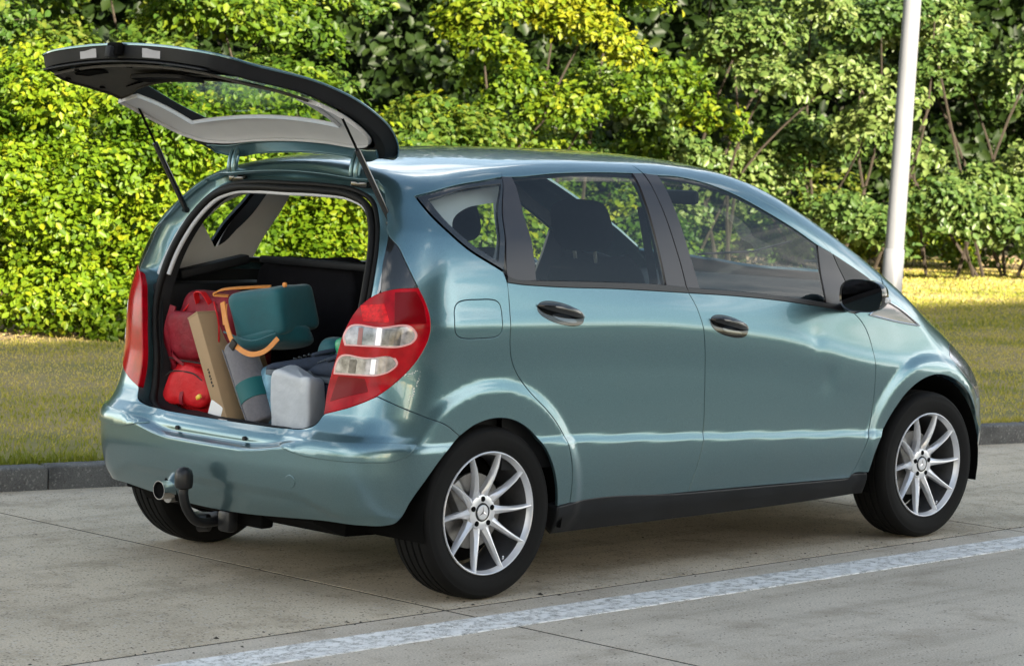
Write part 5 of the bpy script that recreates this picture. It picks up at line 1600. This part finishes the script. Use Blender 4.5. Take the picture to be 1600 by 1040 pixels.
# headlining
hl_o = [rc(-.17, 0), rc(-.16, -.40), rc(0, -.52), rc(.4, -.56), rc(1.0, -.575), rc(1.45, -.555), rc(1.62, -.50), rc(1.66, 0)]
panel('headlining', hl_o + [(x, -p_) for x, p_ in hl_o][::-1][1:-1], 'roof', M_trimgrey, car, off=-.045, depth=0, step=.06, shrink=0, flip=True)
# light lining edge along the top of the opening
tt = seal3(.075, -.016); tt = tt[tt[:, 2] > 1.06]
V, F = tube_vf(np.concatenate([tt, (tt[:-1]*np.array([1, -1, 1]))[::-1]]), .009, 8, False)
mesh('opening_trim_edge', V, F, M_lightgrey, car)

def cushion(name, w, d, h, m, parent, loc, rot=(0, 0, 0), p=5., nz_=.006, seed=0, n=20):
    """soft superellipsoid block"""
    V, F = [], []
    for i in range(n+1):
        v = -math.pi/2 + math.pi*i/n
        for j in range(2*n):
            u = 2*math.pi*j/(2*n)
            f = lambda t: math.copysign(abs(t)**(2/p), t)
            x = f(math.cos(v))*f(math.cos(u)); y = f(math.cos(v))*f(math.sin(u)); z = f(math.sin(v))
            q = Vector((x*d/2, y*w/2, z*h/2))
            k = 1 + nz_/max(min(w, d, h), .01)*2*mnoise.noise(Vector((q.x*9 + seed, q.y*9, q.z*9)))
            V.append(q*k)
    for i in range(n):
        for j in range(2*n):
            F.append((i*2*n+j, i*2*n+(j+1) % (2*n), (i+1)*2*n+(j+1) % (2*n), (i+1)*2*n+j))
    Mx = Matrix.Translation(loc) @ Matrix.Rotation(rot[2], 4, 'Z') @ Matrix.Rotation(rot[1], 4, 'Y') @ Matrix.Rotation(rot[0], 4, 'X')
    V = [Mx @ v for v in V]
    return mesh(name, V, F, m, parent)
# rear seat backs, head restraints
for y, w in ((.30, .60), (-.32, .56)):
    s = empty('rear_seat', parent=car)
    cushion('backrest', w, .10, .60, M_seat, s, (.10, y, .845), (0, R(10), 0), 7)
    cushion('seat_cushion', w, .48, .16, M_seat, s, (.36, y, .60), (0, 0, 0), 6)
rbox('release_handle', (.012, .085, .05), M_dark, car, loc=(.035, -.33, 1.075), rot=(0, R(10), 0), bev=.008)
rbox('rear_shelf_edge', (.03, 1.05, .03), M_intdark, car, loc=(.07, 0, 1.13), bev=.01)
for y in (-.37, .37):
    s = empty('front_seat', parent=car)
    cushion('backrest', .50, .13, .62, M_seat, s, (1.06, y, .87), (0, R(-14), 0), 4.5)
    cushion('seat_cushion', .50, .50, .15, M_seat, s, (1.32, y, .62), (0, R(-6), 0), 5)
    cushion('headrest', .27, .12, .20, M_seat, s, (.935, y, 1.30), (0, R(-10), 0), 3.4)
    for k in (-.055, .055): tube('headrest_post', [(.97, y + k, 1.13), (.95, y + k, 1.22)], .007, M_steel, s, n=8)
rbox('dashboard', (.42, 1.30, .22), M_intdark, car, loc=(2.20, 0, .93), rot=(0, R(-10), 0), bev=.07, seg=4)
V, F = [], []
path = [(1.86 + .02*math.sin(t)*0 - .07*math.sin(t), .37 + .18*math.cos(t), .97 + .165*math.sin(t)) for t in np.linspace(0, 2*np.pi, 33)]
V, F = tube_vf(path, .014, 8, False); mesh('steering_wheel', V, F, M_intdark, car)
cushion('steering_hub', .15, .06, .13, M_intdark, car, (1.88, .37, .97), (0, R(20), 0), 3)
tube('steering_column', [(1.88, .37, .97), (2.1, .37, .9)], .04, M_intdark, car)
rbox('rear_view_mirror', (.03, .22, .06), M_intdark, car, loc=(1.90, 0, 1.40), bev=.015)
tube('seat_belt', [(1.0, -.62, 1.38), (1.04, -.66, 1.1), (1.1, -.62, .7)], .022, M_seat, car, n=6, flat=.12)
# ================================================================== luggage in the open boot
M_crim = mat('crimson_nylon', (.20, .0018, .012), .6, var=.25, vscale=14, bump=.8, bscale=18, bdist=.012)
M_scar = mat('bright_red_nylon', (.55, .004, .009), .55, var=.15, vscale=14, bump=.8, bscale=16, bdist=.012)
M_card = mat('brown_cardboard', (.36, .245, .14), .8, var=.06, vscale=6, bump=.1, bscale=120)
M_ink = mat('black_print', (.02, .018, .015), .7)
M_felt = mat('grey_felt', (.135, .13, .145), .95, sheen=.4, var=.12, vscale=90, bump=.4, bscale=300)
M_teal = mat('teal_canvas', (.003, .085, .105), .6, sheen=.2, var=.18, vscale=9, bump=.4, bscale=30, bdist=.004)
M_tealb = mat('teal_band', (.004, .10, .105), .6, bump=.3, bscale=200)
M_tan = mat('orange_tan_strap', (.62, .24, .055), .6, var=.12, vscale=30, bump=.2, bscale=200)
M_navy = mat('navy_knit', (.018, .028, .050), .85, var=.3, vscale=60, bump=.4, bscale=300)
M_sole = mat('grey_rubber_sole', (.10, .12, .14), .7)
M_pale = mat('pale_grey_plastic_bag', (.42, .45, .49), .35, var=.12, vscale=6, bump=.6, bscale=9, bdist=.02)
M_blue = mat('blue_plastic', (.03, .20, .42), .3, var=.8, vscale=12, vcol=(.25, .48, .62), bump=.6, bscale=14, bdist=.015)
M_ice = mat('pale_blue_plastic_wrap', (.40, .52, .70), .25, var=.3, vscale=14, bump=.7, bscale=16, bdist=.015)
M_green = mat('bright_green_plastic', (.01, .30, .14), .3, var=.35, vscale=14, bump=.5, bscale=18, bdist=.01)
M_yel = mat('yellow_pull', (.75, .50, .06), .4)

def ribbon(name, path, w, t, m, parent, wdir):
    P = np.asarray(path, float); wd = np.asarray(wdir, float); wd /= np.linalg.norm(wd)
    T = np.gradient(P, axis=0); T /= np.linalg.norm(T, axis=1, keepdims=True)
    V, F = [], []
    for p, tt_ in zip(P, T):
        a = wd - tt_*(wd @ tt_); a /= np.linalg.norm(a); n = np.cross(tt_, a)
        V += [p + a*w/2 + n*t/2, p - a*w/2 + n*t/2, p - a*w/2 - n*t/2, p + a*w/2 - n*t/2]
    for i in range(len(P)-1):
        for j in range(4): F.append((i*4+j, (i+1)*4+j, (i+1)*4+(j+1) % 4, i*4+(j+1) % 4))
    F += [(0, 1, 2, 3), tuple(len(V)-4+j for j in range(4))[::-1]]
    return mesh(name, V, F, m, parent, auto=40)

# backpack
bp_ = empty('backpack', (-.24, .36, .545)); tag(bp_, 'crimson and bright red backpack standing at the left of the boot', 'backpack')
L = lambda x, y, z: (x + .24, y - .36, z - .545)
cushion('body', .33, .25, .46, M_crim, bp_, L(-.215, .385, .785), (0, 0, R(4)), 5.5, .012, 3, 26)
cushion('upper_pocket', .20, .07, .17, M_crim, bp_, L(-.355, .420, .855), (0, R(-4), R(4)), 3.4, .008, 9, 18)
cushion('lower_panel', .325, .20, .20, M_scar, bp_, L(-.275, .375, .655), (0, 0, R(4)), 4.2, .010, 5, 24)
cushion('front_pocket', .25, .08, .15, M_scar, bp_, L(-.378, .365, .665), (0, 0, R(4)), 4.2, .012, 12, 18)
ribbon('shoulder_strap', crspline([L(-.37, .50, .96), L(-.385, .515, .87), L(-.375, .515, .78), L(-.36, .50, .72)], 6), .035, .006, M_crim, bp_, (0, 1, 0))
ribbon('carry_handle', crspline([L(-.33, .40, .975), L(-.35, .385, 1.015), L(-.35, .345, 1.018), L(-.33, .325, .978)], 6), .022, .004, M_scar, bp_, (1, 0, 0))
ribbon('compression_strap', crspline([L(-.365, .50, .80), L(-.397, .46, .775), L(-.392, .40, .745)], 6), .012, .003, M_crim, bp_, (0, 0, 1))
tube('zip_track', crspline([L(-.385, .50, .765), L(-.393, .40, .760), L(-.388, .25, .758)], 6), .003, M_ink, bp_, n=6)
cushion('zip_pull', .030, .012, .018, M_yel, bp_, L(-.425, .262, .638), (R(-30), 0, 0), 3, 0, 0, 8)

for yy_ in (.505, .245):
    tube('seam_piping', crspline([L(-.345, yy_, .60), L(-.352, yy_, .75), L(-.350, yy_ - .01*(yy_ > .4), .90), L(-.325, .5*(yy_ + .375), .985)], 6), .0035, M_scar, bp_, n=6)
tube('pocket_zip', crspline([L(-.417, .475, .70), L(-.421, .42, .722), L(-.421, .31, .722), L(-.417, .255, .70)], 6), .0028, M_ink, bp_, n=6)
ribbon('haul_tab', crspline([L(-.42, .37, .65), L(-.426, .37, .62), L(-.42, .37, .60)], 4), .02, .003, M_crim, bp_, (0, 1, 0))

# cardboard box
cb = empty('cardboard_box', (-.285, .125, .55)); tag(cb, 'slim brown cardboard box leaning between the backpack and the grey roll', 'box')
cb_rot = R(-27)
def CB(x, y, z):  # local box frame -> parent frame
    return (x, y*math.cos(cb_rot) - z*math.sin(cb_rot), y*math.sin(cb_rot) + z*math.cos(cb_rot))
rbox('carton', (.26, .062, .43), M_card, cb, loc=CB(0, 0, .218), rot=(cb_rot, 0, 0), bev=.0025)
rbox('lid_flap', (.262, .064, .006), M_card, cb, loc=CB(0, 0, .434), rot=(cb_rot, 0, 0), bev=.001)
for k, (w, o_) in enumerate([(.010, 0), (.012, .014), (.008, .027), (.011, .039), (.012, .053), (.007, .065)]):
    rbox('printed_letter', (.001, .008, w*.85), M_ink, cb, loc=CB(-.1305, -.004 + (.002 if k % 2 else 0), .15 + o_), rot=(cb_rot, 0, 0), bev=0)

# grey rolled mat with teal band
rl = empty('rolled_mat', (-.36, -.03, .55)); tag(rl, 'grey felt roll held by a teal band, leaning against the cardboard box', 'rolled mat')
A0 = np.array([-.355, -.045, .560]) - np.array([-.36, -.03, .55]); A1 = np.array([-.330, .158, .842]) - np.array([-.36, -.03, .55])
t = np.array([0, .01, .03, .5, .93, .98, 1.0]); rr = np.array([.050, .058, .061, .062, .060, .050, .030])
tube('felt', A0 + (A1 - A0)*t[:, None], rr, M_felt, rl, n=36)
tube('band', A0 + (A1 - A0)*np.array([.27, .275, .49, .495])[:, None], [.060, .0645, .0645, .060], M_tealb, rl, n=36)
ax_ = (A1 - A0)/np.linalg.norm(A1 - A0); sd = np.cross(ax_, (1, 0, 0)); sd /= np.linalg.norm(sd)
out_ = np.cross(sd, ax_)
ribbon('flap_edge', [A0 + (A1-A0)*q + (-out_*math.copysign(1, out_[0]))*.060 + sd*.022 for q in np.linspace(.0, .95, 8)], .004, .004, M_felt, rl, sd)

# teal cooler bag
cool = empty('cooler_bag', (-.25, -.04, .85)); tag(cool, 'teal cooler bag with orange tan straps lying on top of the luggage', 'cooler bag')
L = lambda x, y, z: (x + .25, y + .04, z - .85)
cushion('body', .240, .24, .178, M_teal, cool, L(-.25, .045, .966), (R(-9), R(-4), R(14)), 8, .006, 21, 26)
cushion('lower_pouch', .27, .22, .08, M_teal, cool, L(-.25, .05, .862), (R(-12), 0, R(6)), 4, .012, 31, 20)
ribbon('top_handle', crspline([L(-.37, .165, 1.018), L(-.405, .205, 1.022), L(-.385, .175, 1.042), L(-.33, .075, 1.055), L(-.29, .02, 1.060)], 6), .020, .006, M_tan, cool, (.8, .3, .2))
ribbon('long_strap', crspline([L(-.385, .158, .985), L(-.405, .135, .94), L(-.415, .105, .895), L(-.425, .06, .853), L(-.43, -.01, .826), L(-.425, -.06, .822), L(-.41, -.11, .84), L(-.385, -.145, .885)], 6), .019, .004, M_tan, cool, (.25, .15, 1))
ribbon('strap_patch', crspline([L(-.395, .168, .995), L(-.40, .15, .95), L(-.402, .14, .915)], 4), .024, .005, M_tan, cool, (0, 1, .1))
rbox('strap_buckle', (.010, .030, .036), M_ink, cool, loc=L(-.432, .055, .848), rot=(R(35), 0, 0), bev=.003)
tube('piping', crspline([L(-.385, .17, .885), L(-.395, .0, .865), L(-.375, -.12, .90)], 6), .0035, M_teal, cool, n=6)
cushion('zip_tab', .02, .012, .018, M_tan, cool, L(-.335, -.115, 1.075), (0, 0, 0), 3, 0, 0, 8)

# shoes
def shoe(loc, rz, rx, label):
    s = empty('shoe', loc); tag(s, label, 'shoe', 'navy shoes in the boot')
    # loft along the length (x local), toe at +x
    V, F = [], []
    st = [(-.13, .028, .055, .03), (-.115, .036, .075, .045), (-.07, .038, .072, .052), (-.03, .038, .060, .055), (.02, .042, .050, .052), (.07, .045, .040, .045), (.11, .038, .032, .04), (.135, .018, .022, .03)]
    n = 16
    for x, w, h, _ in st:
        for j in range(n):
            a = 2*math.pi*j/n
            V.append((x, w*math.copysign(abs(math.cos(a))**.8, math.cos(a)), max(0, h*.5 + h*.5*math.sin(a)) + .012))
    for i in range(len(st)-1):
        for j in range(n): F.append((i*n+j, (i+1)*n+j, (i+1)*n+(j+1) % n, i*n+(j+1) % n))
    F += [tuple(range(n)), tuple((len(st)-1)*n + j for j in range(n))[::-1]]
    mesh('upper', V, F, M_navy, s, auto=70)
    V = [(x, sgn*w*1.06, z) for x, w, h, _ in st for sgn, z in ((-1, 0), (1, 0), (1, .018), (-1, .018))]
    F = [(i*4+j, (i+1)*4+j, (i+1)*4+(j+1) % 4, i*4+(j+1) % 4) for i in range(len(st)-1) for j in range(4)] + [(0, 1, 2, 3), tuple(len(V)-4+j for j in range(4))[::-1]]
    mesh('sole', V, F, M_sole, s, smooth=False)
    ring = [(-.075 + .045*math.cos(a), .026*math.sin(a), .088 - .012*math.cos(a)) for a in np.linspace(0, 2*np.pi, 25)]
    tube('collar', ring, .008, M_navy, s, n=8)
    mesh('opening', [(p[0], p[1], p[2]-.002) for p in ring[:-1]], [tuple(range(24))], M_dark, s, smooth=False)
    for k in range(4):
        x = -.02 + .018*k
        tube('lace', [(x, -.02, .078 - k*.005), (x+.004, 0, .082 - k*.006), (x, .02, .078 - k*.005)], .0025, M_sole, s, n=6)
    s.rotation_euler = (rx, 0, rz)
    return s
shoe((-.33, -.225, .752), R(125), R(8), 'navy shoe left of the pair, under the end of the orange strap')
shoe((-.30, -.335, .748), R(80), R(-10), 'navy shoe right of the pair, next to the tail lamp')
# plastic things around them
def thing1(name, label, cat, m, size, loc, rot, p, nz_, seed):
    o = cushion(name, size[1], size[0], size[2], m, None, loc, rot, p, nz_, seed, 22)
    tag(o, label, cat); return o
thing1('plastic_pack', 'blue and pale blue plastic pack between the teal bag and the navy shoe', 'pack', M_blue, (.22, .30, .24), (-.24, -.085, .665), (R(-8), 0, 0), 4, .018, 40)
thing1('plastic_wrap', 'pale blue plastic wrap behind the navy shoes', 'plastic wrap', M_ice, (.12, .20, .16), (-.20, -.37, .815), (R(10), 0, 0), 3, .025, 44)
thing1('green_packet', 'bright green packet at the right edge of the boot load', 'packet', M_green, (.06, .07, .13), (-.30, -.425, .845), (R(-25), 0, 0), 3, .015, 47)
thing1('dark_pouch', 'dark teal pouch just behind the navy shoes', 'pouch', M_teal, (.10, .12, .12), (-.22, -.255, .83), (0, 0, 0), 3, .015, 49)
thing1('storage_bag', 'dark navy bag under the shoes and the plastic pack', 'bag', M_navy, (.24, .34, .20), (-.23, -.27, .650), (0, 0, 0), 5, .012, 51)
pb = thing1('pale_bag', 'pale grey soft bag standing on the boot sill beside the tail lamp', 'bag', M_pale, (.10, .215, .225), (-.40, -.285, .667), (R(3), R(-3), 0), 9, .009, 60)
thing1('white_card', 'small white sheet of card sticking out under the cardboard box', 'card', M_white, (.008, .075, .075), (-.412, .175, .588), (R(20), 0, 0), 9, 0, 1)
